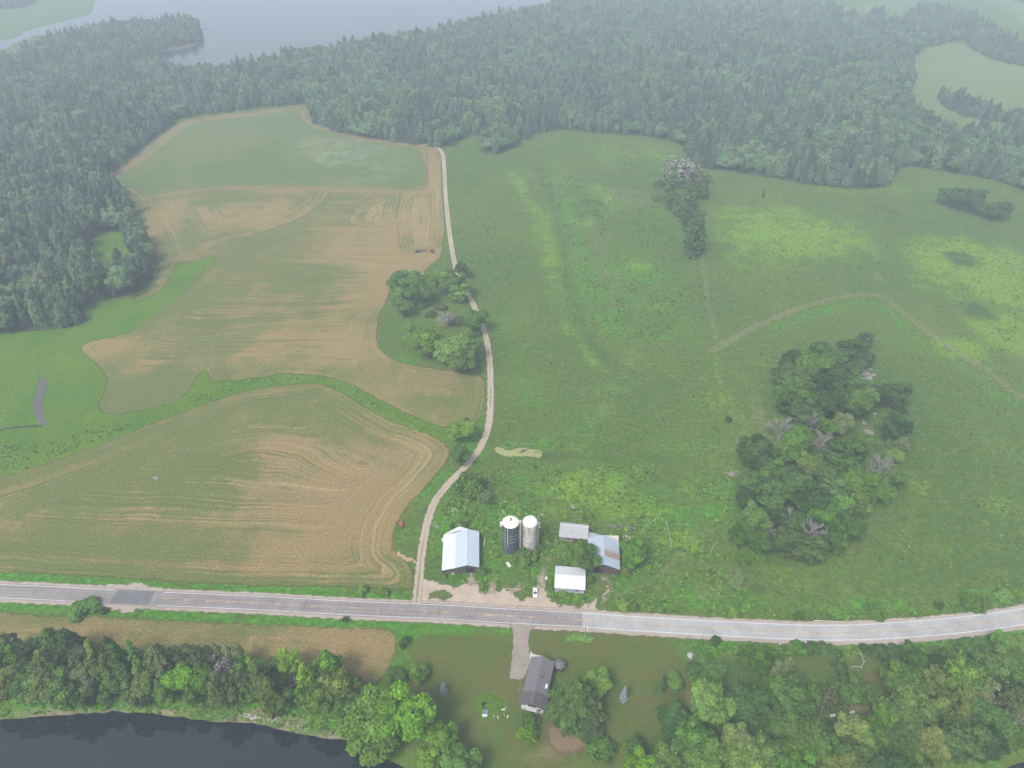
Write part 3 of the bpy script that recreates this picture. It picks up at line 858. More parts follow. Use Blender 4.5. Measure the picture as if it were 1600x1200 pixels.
# ------------------------------------------------------------------ foliage
def leaf_material(name, col, hue=0.014, val=0.30, trans=0.25):
    s = N(name)
    oi = s.node('ShaderNodeObjectInfo')
    t = s.attr('tint')
    h = s.node('ShaderNodeHueSaturation')
    r = oi.outputs['Random']
    s.put(h.inputs['Hue'], s.maprange(r, 0, 1, .5 - hue, .5 + hue))
    r2 = s.math('FRACT', s.math('MULTIPLY', r, 7.31))
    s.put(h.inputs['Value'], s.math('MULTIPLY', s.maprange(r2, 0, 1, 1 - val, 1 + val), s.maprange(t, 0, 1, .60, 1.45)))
    s.put(h.inputs['Saturation'], s.maprange(s.math('FRACT', s.math('MULTIPLY', r, 13.7)), 0, 1, .88, 1.04))
    s.put(h.inputs['Color'], col)
    d = s.node('ShaderNodeBsdfDiffuse'); tr = s.node('ShaderNodeBsdfTranslucent'); x = s.node('ShaderNodeMixShader')
    s.l.new(h.outputs[0], d.inputs['Color']); s.l.new(h.outputs[0], tr.inputs['Color'])
    x.inputs[0].default_value = trans
    s.l.new(d.outputs[0], x.inputs[1]); s.l.new(tr.outputs[0], x.inputs[2])
    o = s.node('ShaderNodeOutputMaterial'); s.l.new(x.outputs[0], o.inputs['Surface'])
    return s.m


LEAF = {
    'mid': leaf_material('mid_green_leaves', (0.082, 0.1612, 0.0234)),
    'bright': leaf_material('bright_green_leaves', (0.115, 0.2346, 0.0221)),
    'lime': leaf_material('lime_green_leaves', (0.145, 0.255, 0.026)),
    'dark': leaf_material('dark_green_leaves', (0.06, 0.1163, 0.0247)),
    'olive': leaf_material('olive_leaves', (0.128, 0.1734, 0.0377)),
    'grey': leaf_material('grey_green_leaves', (0.15, 0.1918, 0.0702)),
    'pine': leaf_material('pine_needles', (0.108, 0.1836, 0.0429)),
    'spruce': leaf_material('blue_spruce_needles', (0.19, 0.25, 0.25), .01, .1),
    'cedar': leaf_material('cedar_sprays', (0.072, 0.1326, 0.0325), .015, .2),
    'bare': leaf_material('bare_twigs', (0.20, 0.195, 0.175), .01, .15, 0.0),
}
BARK = plain('bark', (.10, .08, .065), .95, .05, 0, .25, 2.0)
PALEBARK = plain('weathered_bark', (.20, .185, .175), .95, .05, 0, .2, 2.0)


def quads(c, n, size, aspect=1.0, r=None, up=None):
    """leaf clumps: one bent quad (two faces) each at c, facing n"""
    r = r or rng
    m = len(c)
    n = n / (np.linalg.norm(n, axis=1)[:, None] + 1e-9)
    a = r.normal(size=(m, 3)) if up is None else up + r.normal(0, .25, (m, 3))
    u = a - n * (a * n).sum(1)[:, None]
    u /= np.linalg.norm(u, axis=1)[:, None] + 1e-9
    w = np.cross(n, u)
    s = (np.asarray(size) * r.uniform(.7, 1.3, m))[:, None] * .5
    su = s * aspect; sw = s / math.sqrt(aspect)
    jit = lambda: 1 + r.uniform(-.3, .3, (m, 1))
    v = np.stack([c - u * su * jit() - w * sw * jit(), c + u * su * jit() - w * sw * jit(), c + u * su * jit() + w * sw * jit(), c - u * su * jit() + w * sw * jit()], 1)
    return v.reshape(-1, 3), np.arange(m * 4).reshape(m, 4)


def sph(r, m):
    d = r.normal(size=(m, 3))
    return d / np.linalg.norm(d, axis=1)[:, None]


def crown_round(seed, R=5.0, H=12.0, z0=2.6, lobes=34, per=190, size=.42, tall=1.0, ragged=.16):
    """domed broadleaf crown: leaf clumps on the shells of many lobes"""
    r = np.random.default_rng(seed)
    cz = (z0 + H) / 2; rz = (H - z0) / 2
    d = sph(r, lobes); d[:, 2] = d[:, 2] * .75 + .18
    d /= np.linalg.norm(d, axis=1)[:, None]
    rad = r.uniform(.50, .80, lobes) * (1 + r.normal(0, ragged, lobes))
    lc = d * rad[:, None] * np.array([R, R, rz]) + np.array([0, 0, cz])
    lr = r.uniform(.24, .40, lobes) * R
    C = []; Nn = []; T = []; Sz = []
    for i in range(lobes):
        m = int(per * (lr[i] / (.32 * R)) ** 2)
        q = sph(r, m)
        q[:, 2] = np.where(q[:, 2] < -.35, -q[:, 2] * .6, q[:, 2])
        C.append(lc[i] + q * (lr[i] * r.uniform(.78, 1.06, m))[:, None] * np.array([1, 1, .85]))
        Nn.append(q * .9 + r.normal(0, .55, (m, 3)) + np.array([0, 0, .25]))
        T.append(np.clip(r.normal(.5, .17, m) + r.normal(0, .17), 0, 1)); Sz.append(np.full(m, size))
    m = lobes * 14
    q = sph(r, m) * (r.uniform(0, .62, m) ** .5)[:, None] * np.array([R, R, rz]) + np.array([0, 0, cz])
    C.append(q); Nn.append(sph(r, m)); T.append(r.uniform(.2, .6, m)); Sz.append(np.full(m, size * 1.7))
    C = np.concatenate(C); v, f = quads(C, np.concatenate(Nn), np.concatenate(Sz), 1.25, r)
    return v, f, np.concatenate(T)


def crown_feather(seed, R=5.0, H=14.0, z0=2.5, plumes=64, per=130, droop=.25, size=.48):
    """white-pine or willow crown: long feathery boughs with gaps between"""
    r = np.random.default_rng(seed)
    C = []; Nn = []; T = []; U = []
    for i in range(plumes):
        t = (i + r.uniform(0, 1)) / plumes
        z = z0 + (H - z0) * t ** .85
        L = R * (1.05 - t ** 1.7) * r.uniform(.65, 1.1) + .5
        an = i * 2.4 + r.normal(0, .3)
        dr = np.array([math.cos(an), math.sin(an), 0])
        m = int(per * (.35 + L / R))
        q = r.uniform(.15, 1, m) ** .8
        lift = .42 * q - (droop + .45) * q ** 2
        p = dr[None, :] * (q * L)[:, None]
        p[:, 2] += z + lift * L * .8
        side = np.array([-dr[1], dr[0], 0])
        wdt = .30 * L * np.sin(np.pi * np.clip(q, 0, 1) ** .7) + .25
        p += side[None, :] * (r.normal(0, .5, m) * wdt)[:, None]
        p[:, 2] += r.normal(0, .22, m)
        C.append(p); Nn.append(np.array([0, 0, 1.0]) + r.normal(0, .5, (m, 3))); U.append(dr[None, :] + np.array([0, 0, -.4]) + r.normal(0, .2, (m, 3)))
        T.append(np.clip(r.normal(.5, .18, m) + r.normal(0, .15), 0, 1))
    v, f = quads(np.concatenate(C), np.concatenate(Nn), np.full(sum(map(len, C)), size), 1.7, r, np.concatenate(U))
    return v, f, np.concatenate(T)


def crown_cone(seed, R=3.0, H=15.0, z0=1.2, tiers=17, bough=9, power=1.0, size=.55, droop=.35):
    """spruce or fir: tiers of drooping boughs narrowing to a point"""
    r = np.random.default_rng(seed)
    C = []; Nn = []; T = []; U = []
    for i in range(tiers):
        t = i / (tiers - 1)
        z = z0 + (H - z0) * t
        Lm = R * (1 - t) ** power + .22
        nb = max(4, int(bough * (1 - .5 * t)))
        for k in range(nb):
            an = 2 * math.pi * (k + r.uniform(-.3, .3)) / nb + i * .7
            L = Lm * r.uniform(.72, 1.12)
            dr = np.array([math.cos(an), math.sin(an), 0]); side = np.array([-dr[1], dr[0], 0])
            m = max(4, int(7 * L + 3))
            q = r.uniform(.1, 1, m)
            p = dr * (q * L)[:, None] + side * (r.normal(0, .16, m) * L * (1.1 - q))[:, None]
            p[:, 2] += z - droop * L * q ** 1.3 + r.normal(0, .15, m)
            C.append(p); Nn.append(dr * .5 + np.array([0, 0, .9]) + r.normal(0, .4, (m, 3))); U.append(dr + np.array([0, 0, -.5]) + r.normal(0, .2, (m, 3)))
            T.append(np.clip(r.normal(.5, .16, m) + r.normal(0, .1), 0, 1))
    v, f = quads(np.concatenate(C), np.concatenate(Nn), np.full(sum(map(len, C)), size), 1.5, r, np.concatenate(U))
    return v, f, np.concatenate(T)


def crown_column(seed, R=2.6, H=13.0, z0=.8, lobes=46, per=42, size=.5):
    """cedar or young aspen: blunt upright cone of small clumps"""
    r = np.random.default_rng(seed)
    C = []; Nn = []; T = []
    for i in range(lobes):
        t = (i + r.uniform(0, 1)) / lobes
        z = z0 + (H - z0) * t
        Rm = R * (1 - t ** 2.2) ** .6 * (.75 + .25 * min(1, t * 5)) * r.uniform(.75, 1.1)
        an = i * 2.4 + r.normal(0, .4)
        lr = r.uniform(.55, .95) * (.45 + .55 * (1 - t)) * R * .5 + .2
        c = np.array([math.cos(an) * (Rm - lr * .6), math.sin(an) * (Rm - lr * .6), z])
        q = sph(r, per)
        q[:, 2] = np.abs(q[:, 2]) * np.where(r.uniform(size=per) < .3, -.6, 1)
        C.append(c + q * (lr * r.uniform(.8, 1.05, per))[:, None] * np.array([1, 1, 1.5]))
        Nn.append(q + r.normal(0, .5, (per, 3)) + np.array([0, 0, .3])); T.append(np.clip(r.normal(.5, .18, per) + r.normal(0, .12), 0, 1))
    m = lobes * 10
    tz = r.uniform(0, .92, m)
    rr = R * .55 * (1 - tz) * np.sqrt(r.uniform(0, 1, m)); an = r.uniform(0, 6.28, m)
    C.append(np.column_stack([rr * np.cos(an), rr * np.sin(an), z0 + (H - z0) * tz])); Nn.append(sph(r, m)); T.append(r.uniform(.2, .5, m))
    C = np.concatenate(C)
    v, f = quads(C, np.concatenate(Nn), np.full(len(C), size), 1.3, r)
    return v, f, np.concatenate(T)


def crown_shrub(seed, R=2.5, H=2.8, lobes=16, per=110, size=.28):
    r = np.random.default_rng(seed)
    C = []; Nn = []; T = []
    for i in range(lobes):
        an = r.uniform(0, 6.28); rr = R * .72 * math.sqrt(r.uniform(0, 1))
        lr = r.uniform(.28, .45) * R
        z = max(.25 * H, H * (1 - (rr / R) ** 2 * .8) * r.uniform(.65, 1.0) - lr * .8)
        q = sph(r, per); q[:, 2] = np.abs(q[:, 2]) * np.where(r.uniform(size=per) < .35, -.7, 1)
        C.append(np.array([math.cos(an) * rr, math.sin(an) * rr, z]) + q * (lr * r.uniform(.75, 1.08, per))[:, None])
        Nn.append(q + r.normal(0, .5, (per, 3)) + np.array([0, 0, .3])); T.append(np.clip(r.normal(.5, .2, per) + r.normal(0, .14), 0, 1))
    C = np.concatenate(C); C[:, 2] = np.maximum(C[:, 2], .12)
    v, f = quads(C, np.concatenate(Nn), np.full(len(C), size), 1.25, r)
    return v, f, np.concatenate(T)


def trunk_mesh(name, seed, H, R, z0, mat, limbs=7, base=.32):
    r = random.Random(seed)
    m = MB()
    top = Vector((r.uniform(-.3, .3), r.uniform(-.3, .3), H * .78))
    m.tube([(0, 0, -.4), (0, 0, z0 * .5), (top.x * .4, top.y * .4, z0 + (H - z0) * .35), top], [base * 1.25, base, base * .65, base * .14], 8)
    for i in range(limbs):
        t = .25 + .6 * i / limbs
        z = z0 + (H - z0) * t * .75
        an = i * 2.4 + r.uniform(-.4, .4)
        L = R * r.uniform(.6, .85) * (1 - .5 * t)
        p0 = Vector((top.x * .4 * t, top.y * .4 * t, z))
        p1 = p0 + Vector((math.cos(an) * L * .5, math.sin(an) * L * .5, L * .28)); p2 = p0 + Vector((math.cos(an) * L, math.sin(an) * L, L * .62))
        m.tube([p0, p1, p2], [base * .45, base * .3, base * .08], 6)
    return m.mesh(name, mat)


def dead_meshes(seed, H=10.0, R=3.6):
    """leafless tree: trunk mesh and a mesh of forking branches"""
    r = random.Random(seed)
    t = MB(); b = MB()
    lean = Vector((r.uniform(-.8, .8), r.uniform(-.8, .8), H * .7))
    t.tube([(0, 0, -.3), lean * .4, lean], [.30, .24, .10], 8)

    def grow(p, d, L, rad, lev):
        q = p + d * L * .5 + Vector((r.uniform(-.1, .1), r.uniform(-.1, .1), r.uniform(-.05, .15))) * L
        e = p + d * L + Vector((0, 0, .1 * L))
        b.tube([p, q, e], [rad, rad * .75, rad * .45], 5, False)
        if lev == 0: return
        for _ in range(4):
            nd = (d + Vector((r.uniform(-1, 1), r.uniform(-1, 1), r.uniform(-.25, .7))) * .75).normalized()
            s = p.lerp(e, r.uniform(.45, 1.0))
            grow(s, nd, L * r.uniform(.45, .68), max(rad * .55, .045), lev - 1)
    for i in range(11):
        f = .35 + .65 * i / 11
        an = i * 2.4 + r.uniform(-.5, .5)
        grow(lean * f, Vector((math.cos(an), math.sin(an), r.uniform(.3, .9))).normalized(), R * r.uniform(.55, .8) * (1.15 - .5 * f), .13, 3)
    return t.mesh('dead_trunk', PALEBARK), b.mesh('dead_branches', PALEBARK)


PROTO = {}


def proto(key, kind, v, f, T, H, R, z0, bark=BARK, limbs=7, base=.32):
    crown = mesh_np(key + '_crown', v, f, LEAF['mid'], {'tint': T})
    PROTO.setdefault(kind, []).append(dict(crown=crown, trunk=trunk_mesh(key + '_trunk', len(PROTO) * 31 + len(f) % 97, H, R, z0, bark, limbs, base), H=H, R=R, cz=(z0 + H) / 2))


for i in range(5): proto('round', 'round', *crown_round(100 + i, lobes=[30, 40, 26, 34, 44][i], H=[11.5, 12.5, 10.5, 13, 12][i], ragged=[.2, .24, .18, .28, .22][i]), H=[11.5, 12.5, 10.5, 13, 12][i], R=5.0, z0=2.6)
for i in range(3): proto('feather', 'feather', *crown_feather(200 + i, droop=[.2, .35, .1][i]), H=14.0, R=5.0, z0=2.5)
for i in range(3): proto('cone', 'cone', *crown_cone(300 + i, R=[3.0, 2.5, 3.3][i], power=[1.0, .85, 1.1][i]), H=15.0, R=3.0, z0=1.2, limbs=3, base=.24)
for i in range(4): proto('column', 'column', *crown_column(400 + i, R=[2.6, 3.0, 2.3, 2.8][i], H=[13, 12, 14, 11][i]), H=[13, 12, 14, 11][i], R=2.7, z0=.8, limbs=3, base=.22)
for i in range(3): proto('shrub', 'shrub', *crown_shrub(500 + i, lobes=[16, 22, 13][i]), H=2.8, R=2.5, z0=.3, limbs=5, base=.10)
for i in range(3):
    tm, bm_ = dead_meshes(600 + i)
    PROTO.setdefault('dead', []).append(dict(crown=bm_, trunk=tm, H=10.0, R=4.2, cz=6.3))
# half-dead grey crowns: bare forks carrying thin grey-green foliage
for i in range(2): proto('thin', 'thin', *crown_round(700 + i, lobes=30, per=16, size=.36, R=4.2, H=13, ragged=.34), H=13.0, R=4.2, z0=3.0, bark=PALEBARK, limbs=10)

NAME_OF = {'round': 'broadleaf_tree', 'feather': 'pine_tree', 'cone': 'spruce_tree', 'column': 'cedar_tree', 'shrub': 'shrub', 'dead': 'dead_tree', 'thin': 'sparse_tree'}
CAT_OF = {'round': 'tree', 'feather': 'pine tree', 'cone': 'spruce tree', 'column': 'cedar tree', 'shrub': 'shrub', 'dead': 'dead tree', 'thin': 'tree'}
tree_rnd = random.Random(5)


def place_tree(kind, loc, sx, sz, leaf, label, group=None, name=None, var=None, cat=None):
    pr = PROTO[kind][tree_rnd.randrange(len(PROTO[kind])) if var is None else var % len(PROTO[kind])]
    r = root(name or NAME_OF[kind], loc, label, cat or CAT_OF[kind], group, tree_rnd.uniform(0, 6.28))
    r.scale = (sx, sx, sz)
    t = link('stem' if kind == 'shrub' else 'trunk', pr['trunk'], parent=r)
    c = link('branches' if kind == 'dead' else 'crown', pr['crown'], parent=r)
    if kind != 'dead':
        c.material_slots[0].link = 'OBJECT'
        c.material_slots[0].material = LEAF[leaf]
    return r


def tree_px(kind, px, py, w, leaf, label, group=None, tall=1.0, name=None, var=None, cat=None):
    """tree whose crown the photo shows centred at a pixel, w pixels wide"""
    pr = PROTO[kind][(int(px * 7 + py * 3) if var is None else var) % len(PROTO[kind])]
    vi = PROTO[kind].index(pr)
    h = 4.0
    for _ in range(5):
        p = P(px, py, h)
        k = FOC / (p.y * math.cos(PITCH) + (CAM_H - p.z) * math.sin(PITCH))
        sx = (w * 1.06 / k) / (2 * pr['R'])
        sz = sx ** .75 * tall if kind != 'shrub' else sx ** .7 * tall
        h = pr['cz'] * sz if kind != 'shrub' else .4 * pr['H'] * sz
    base = Vector((p.x, p.y, float(terrain(p.x, p.y))))
    return place_tree(kind, base, sx, sz, leaf, label, group, name, vi, cat)
# ------------------------------------------------------------------ woods (far-off masses)
north_wood = [(478, 160), (486, 185), (497, 196), (530, 208), (590, 219), (640, 226), (665, 228), (690, 232), (705, 222), (745, 212), (752, 236), (772, 242), (795, 235), (815, 222), (845, 207), (880, 203), (930, 208), (990, 211), (1055, 222), (1068, 232), (1078, 250), (1095, 262), (1130, 266), (1200, 277), (1260, 288),
              (1320, 294), (1378, 294), (1393, 280), (1400, 262), (1430, 261), (1500, 272), (1560, 284), (1600, 298), (1800, 345), (1960, 330), (1900, 215), (1800, 195), (1740, 222), (1610, 216), (1560, 222), (1520, 212), (1470, 196), (1420, 172), (1425, 130), (1424, 95), (1440, 78), (1500, 62), (1490, 58), (1430, 25), (1400, 40), (1330, 32), (1300, 8), (1290, -25), (1150, -40), (1000, -22),
              (900, 4), (760, 37), (640, 61), (520, 82), (400, 105), (345, 112), (310, 111), (300, 120), (380, 160), (420, 158)]
west_wood = [(478, 160), (410, 168), (345, 176), (292, 182), (268, 193), (240, 215), (200, 248), (168, 273), (160, 285), (190, 300), (212, 345), (228, 380), (240, 410), (238, 436), (225, 452), (200, 462), (165, 470), (130, 478), (135, 500), (100, 512), (50, 518), (0, 522), (-230, 560), (-420, 480), (-420, 130), (-150, 98), (0, 98), (60, 78), (90, 66), (110, 57), (150, 51),
             (200, 44), (260, 38), (297, 37), (311, 47), (312, 60), (300, 69), (270, 74), (235, 92), (260, 108), (300, 118), (380, 158), (430, 158)]
spurs = [[(1470, 150), (1500, 158), (1558, 178), (1560, 192), (1520, 186), (1470, 166)], [(1570, 186), (1620, 176), (1680, 180), (1680, 210), (1600, 206), (1575, 200)], [(1500, 25), (1560, 60), (1600, 80), (1640, 96), (1600, 104), (1540, 88), (1490, 55), (1430, 20)],
         [(1355, 30), (1372, 22), (1380, 38), (1362, 42)], [(1290, -5), (1360, -12), (1400, -14), (1400, -20), (1290, -20)], [(1530, -12), (1600, 5), (1700, 20), (1700, -2), (1540, -25)], [(-60, 25), (0, 15), (40, 12), (50, 2), (-60, 2)]]
holes = [[(140, 372), (165, 362), (192, 364), (202, 380), (200, 418), (150, 420)], [(1330, 14), (1400, 4), (1424, 18), (1400, 38), (1340, 32)],
         [(1440, 178), (1475, 172), (1520, 196), (1550, 214), (1510, 214), (1460, 198)]]


def scatter(px, s0, s1, d0=450., d1=1700., jit=.38, holes_=()):
    """jittered grid whose spacing widens with distance"""
    ring = ring_of(px, 12, 0)
    lo = ring.min(0); hi = ring.max(0)
    out = []
    y = lo[1]
    while y < hi[1]:
        s = s0 + (s1 - s0) * min(1, max(0, (y - d0) / (d1 - d0)))
        xs = np.arange(lo[0], hi[0], s)
        out.append(np.column_stack([xs + rng.uniform(-jit, jit, len(xs)) * s, y + rng.uniform(-jit, jit, len(xs)) * s, np.full(len(xs), s)]))
        y += s * .9
    q = np.concatenate(out)
    q = q[inside(q[:, :2], ring)]
    for hpx in holes_:
        q = q[~inside(q[:, :2], ring_of(hpx, 12, 0))]
    # only what the frame and a step to the side can show
    return q[np.abs(q[:, 0]) < (q[:, 1] + 250) * .80]


def wood_protos():
    c = bpy.data.collections.new('wood_tree_kinds')
    lst = []
    for kind, leaf in (('column', 'cedar'), ('column', 'pine'), ('cone', 'pine'), ('cone', 'dark'), ('round', 'mid'), ('round', 'dark'), ('feather', 'pine'), ('round', 'olive'), ('column', 'olive'), ('thin', 'grey'), ('dead', None)):
        for j, pr in enumerate(PROTO[kind][:3 if kind != 'thin' else 1]):
            if kind == 'dead' and j: continue
            o = bpy.data.objects.new('k%02d' % len(lst), pr['crown'].copy())
            if leaf:
                o.data.materials.clear(); o.data.materials.append(WOOD_LEAF[leaf])
            c.objects.link(o); lst.append((kind, leaf, pr))
    return c, lst


# wood leaves paler and bluer than farm trees; distant haze mixed into the colours
WOOD_LEAF = {'cedar': leaf_material('wood_cedar', (0.1031, 0.1737, 0.08768), .014, .30), 'pine': leaf_material('wood_pine', (0.1106, 0.1768, 0.1074), .014, .30), 'dark': leaf_material('wood_dark', (0.06736, 0.1178, 0.06794), .014, .25),
             'mid': leaf_material('wood_broadleaf', (0.1242, 0.2158, 0.08987), .014, .30), 'olive': leaf_material('wood_olive', (0.1684, 0.2158, 0.1096), .014, .25), 'grey': leaf_material('wood_grey', (0.2105, 0.2315, 0.1918), .01, .2)}
WCOL, WLIST = wood_protos()
W_IDX = {}
for i, (k_, l_, p_) in enumerate(WLIST): W_IDX.setdefault((k_, l_), []).append(i)


def scatter_group(name, coll):
    g = bpy.data.node_groups.new(name, 'GeometryNodeTree')
    g.interface.new_socket('Geometry', in_out='INPUT', socket_type='NodeSocketGeometry')
    g.interface.new_socket('Geometry', in_out='OUTPUT', socket_type='NodeSocketGeometry')
    n, l = g.nodes, g.links
    gi = n.new('NodeGroupInput'); go = n.new('NodeGroupOutput')
    mp = n.new('GeometryNodeMeshToPoints')
    ci = n.new('GeometryNodeCollectionInfo'); ci.inputs['Collection'].default_value = coll
    ci.inputs['Separate Children'].default_value = True; ci.inputs['Reset Children'].default_value = True
    ip = n.new('GeometryNodeInstanceOnPoints'); ip.inputs['Pick Instance'].default_value = True

    def at(nm, t):
        a = n.new('GeometryNodeInputNamedAttribute'); a.data_type = t; a.inputs['Name'].default_value = nm
        return a.outputs['Attribute']
    l.new(gi.outputs[0], mp.inputs['Mesh']); l.new(mp.outputs[0], ip.inputs['Points'])
    l.new(ci.outputs[0], ip.inputs['Instance']); l.new(at('pick', 'INT'), ip.inputs['Instance Index'])
    cx = n.new('ShaderNodeCombineXYZ'); l.new(at('rot', 'FLOAT'), cx.inputs[2])
    l.new(cx.outputs[0], ip.inputs['Rotation'])
    cs = n.new('ShaderNodeCombineXYZ'); sx, sz = at('sx', 'FLOAT'), at('sz', 'FLOAT')
    l.new(sx, cs.inputs[0]); l.new(sx, cs.inputs[1]); l.new(sz, cs.inputs[2]); l.new(cs.outputs[0], ip.inputs['Scale'])
    l.new(ip.outputs[0], go.inputs[0])
    return g


def instanced(name, q, pick, sx, sz, coll, label, cat):
    me = bpy.data.meshes.new(name)
    z = terrain(q[:, 0], q[:, 1])
    me.vertices.add(len(q)); me.vertices.foreach_set('co', np.column_stack([q[:, 0], q[:, 1], z]).astype(np.float32).ravel())
    for nm, t, v in (('pick', 'INT', pick), ('rot', 'FLOAT', rng.uniform(0, 6.28, len(q))), ('sx', 'FLOAT', sx), ('sz', 'FLOAT', sz)):
        a = me.attributes.new(nm, t, 'POINT'); a.data.foreach_set('value', np.asarray(v, np.int32 if t == 'INT' else np.float32))
    o = link(name, me, kind='stuff', label=label, cat=cat)
    m = o.modifiers.new('scatter', 'NODES'); m.node_group = scatter_group(name + '_scatter', coll)
    return o


def vnoise(x, y, sc, seed):
    """smooth value noise for stands of one species"""
    g = np.random.default_rng(seed).uniform(0, 1, (64, 64))
    u = (x / sc) % 64; v = (y / sc) % 64
    i, j = np.floor(u).astype(int), np.floor(v).astype(int); fu, fv = u - i, v - j
    fu = fu * fu * (3 - 2 * fu); fv = fv * fv * (3 - 2 * fv)
    i1, j1 = (i + 1) % 64, (j + 1) % 64
    return (g[i, j] * (1 - fu) + g[i1, j] * fu) * (1 - fv) + (g[i, j1] * (1 - fu) + g[i1, j1] * fu) * fv


def wood_mix(q, conifer):
    """which kind stands where, and how large"""
    n = len(q)
    a = vnoise(q[:, 0] + 900, q[:, 1], 38, 1) * .6 + vnoise(q[:, 0] + 900, q[:, 1], 14, 2) * .4
    u = rng.uniform(0, 1, n)
    pick = np.zeros(n, int); sx = np.ones(n); sz = np.ones(n); kinds = []
    for i in range(n):
        if u[i] < .015: k = ('dead', None)
        elif u[i] < .035: k = ('thin', 'grey')
        elif a[i] + rng.normal(0, .14) < conifer:
            k = [('column', 'cedar'), ('column', 'pine'), ('cone', 'pine'), ('cone', 'dark'), ('feather', 'pine'), ('column', 'olive')][rng.choice(6, p=[.27, .22, .22, .13, .10, .06])]
        else:
            k = [('round', 'mid'), ('round', 'dark'), ('round', 'olive'), ('column', 'olive')][rng.choice(4, p=[.50, .20, .12, .18])]
        kinds.append(k)
        pick[i] = W_IDX[k][rng.integers(len(W_IDX[k]))]
        s = q[i, 2]
        w = {'round': .125, 'column': .185, 'cone': .20, 'feather': .115, 'dead': .10, 'thin': .11}[k[0]] * s * rng.uniform(.75, 1.3)
        hgt = (15 + 5.5 * (vnoise(q[i:i + 1, 0] + 900, q[i:i + 1, 1], 30, 8)[0] - .5) * 2 + rng.uniform(-3, 4)) * {'round': .9, 'column': .95, 'cone': 1.08, 'feather': 1.2, 'dead': .8, 'thin': .85}[k[0]]
        e_ = rng.uniform()
        if e_ < .07: hgt *= 1.3
        elif e_ < .14 and k[0] == 'round': w *= 1.5; hgt *= 1.12
        elif e_ < .24: w *= .7; hgt *= .72
        sx[i] = w; sz[i] = hgt / WLIST[pick[i]][2]['H']
    return pick, sx, sz, kinds


floor_m = soil_mat
sheet('forest_floor', north_wood, floor_m, .04, 8, 30, .6)
sheet('forest_floor', west_wood, floor_m, .04, 8, 30, .6)

sheet('clearing', [(132, 368), (165, 358), (196, 360), (208, 385), (206, 424), (145, 424)], None, .09, 6, 8, .5).data.materials.append(bpy.data.materials['marsh_grass'])
q = scatter(north_wood, 7.6, 9.5, 580, 1500, holes_=holes)
pick, sx, sz, _k = wood_mix(q, .56)
instanced('north_wood', q, pick, sx, sz, WCOL, 'dense mixed wood of conifers and leafy trees between the pastures and the lake', 'wood')
for n_, sp in enumerate(spurs):
    q = scatter(sp, 7, 9, 900, 1700)
    pick, sx, sz, _k = wood_mix(q, .8)
    if n_ < 2: sz = sz * .68; sx = sx * .9
    lab = ['thin row of dark trees jutting into the far pale field', 'dark tree row at the far pale field by the frame edge', 'band of hazy trees between the two far pale fields', 'lone clump of hazy trees at the edge of the small far field',
           'hazy treeline behind the small far field', 'hazy treeline along the topmost pale field', 'hazy treeline beyond the river bend'][n_]
    instanced('treeline', q, pick, sx, sz, WCOL, lab, 'treeline')
q = scatter(west_wood, 6.8, 9.5, 330, 1500, holes_=holes)
# front rows of the west wood stand close enough to be trees of their own
dist = np.hypot(q[:, 0], q[:, 1])
vis = np.abs(q[:, 0]) < (q[:, 1] * math.cos(PITCH) + CAM_H * math.sin(PITCH)) * .74
order = np.argsort(np.where(vis, dist, 1e9))
near = order[:78]
rest = np.setdiff1d(np.arange(len(q)), near)
pick, sx, sz, kinds = wood_mix(q, .62)
instanced('west_wood', q[rest], pick[rest], sx[rest], sz[rest], WCOL, 'dense dark mixed wood on the left behind the mown fields', 'wood')
FRONT_LAB = {'column': 'blunt upright cedar in the front rows of the west wood beside the marsh', 'cone': 'pointed spruce in the front rows of the west wood beside the marsh', 'round': 'rounded leafy tree in the front rows of the west wood beside the marsh',
             'feather': 'feathery pine in the front rows of the west wood beside the marsh', 'thin': 'thin grey tree in the front rows of the west wood beside the marsh', 'dead': 'bare dead tree in the front rows of the west wood beside the marsh'}
for i in near:
    k_, l_ = kinds[i]
    pr = WLIST[pick[i]][2]
    vi = PROTO[k_].index(pr)
    r = place_tree(k_, (q[i, 0], q[i, 1], 0), sx[i], sz[i], 'mid', FRONT_LAB[k_], 'front %s trees of the west wood' % {'column': 'cedar', 'cone': 'spruce', 'round': 'leafy', 'feather': 'pine', 'thin': 'thin grey', 'dead': 'dead'}[k_], var=vi)
    for ch in r.children:
        if ch.name.startswith('crown'): ch.material_slots[0].material = WOOD_LEAF[l_]

# ------------------------------------------------------------------ trees of the farm, the knoll and the river bank
_o = 'first second third fourth fifth sixth seventh eighth ninth tenth eleventh twelfth thirteenth fourteenth fifteenth sixteenth seventeenth eighteenth nineteenth'.split()
_c = 'one two three four five six seven eight nine ten eleven twelve thirteen fourteen fifteen sixteen seventeen eighteen nineteen'.split()
_t = {2: 'twenty', 3: 'thirty', 4: 'forty'}


def cardinal(n):
    return _c[n - 1] if n < 20 else _t[n // 10] + ('-' + _c[n % 10 - 1] if n % 10 else '')


def ordinal(n):
    return _o[n - 1] if n < 20 else (_t[n // 10] + '-' + _o[n % 10 - 1] if n % 10 else _t[n // 10][:-1] + 'ieth')


LOOK = {'mid': 'mid green', 'bright': 'bright green', 'lime': 'lime green', 'dark': 'dark green', 'olive': 'olive green', 'grey': 'grey green', 'pine': 'soft green', 'spruce': 'blue grey', 'cedar': 'dark green', 'bare': 'bare'}
KIND_W = {'round': 'leafy tree', 'feather': 'feathery tree', 'cone': 'spruce', 'column': 'upright tree', 'shrub': 'shrub', 'dead': 'dead tree', 'thin': 'sparse tree'}


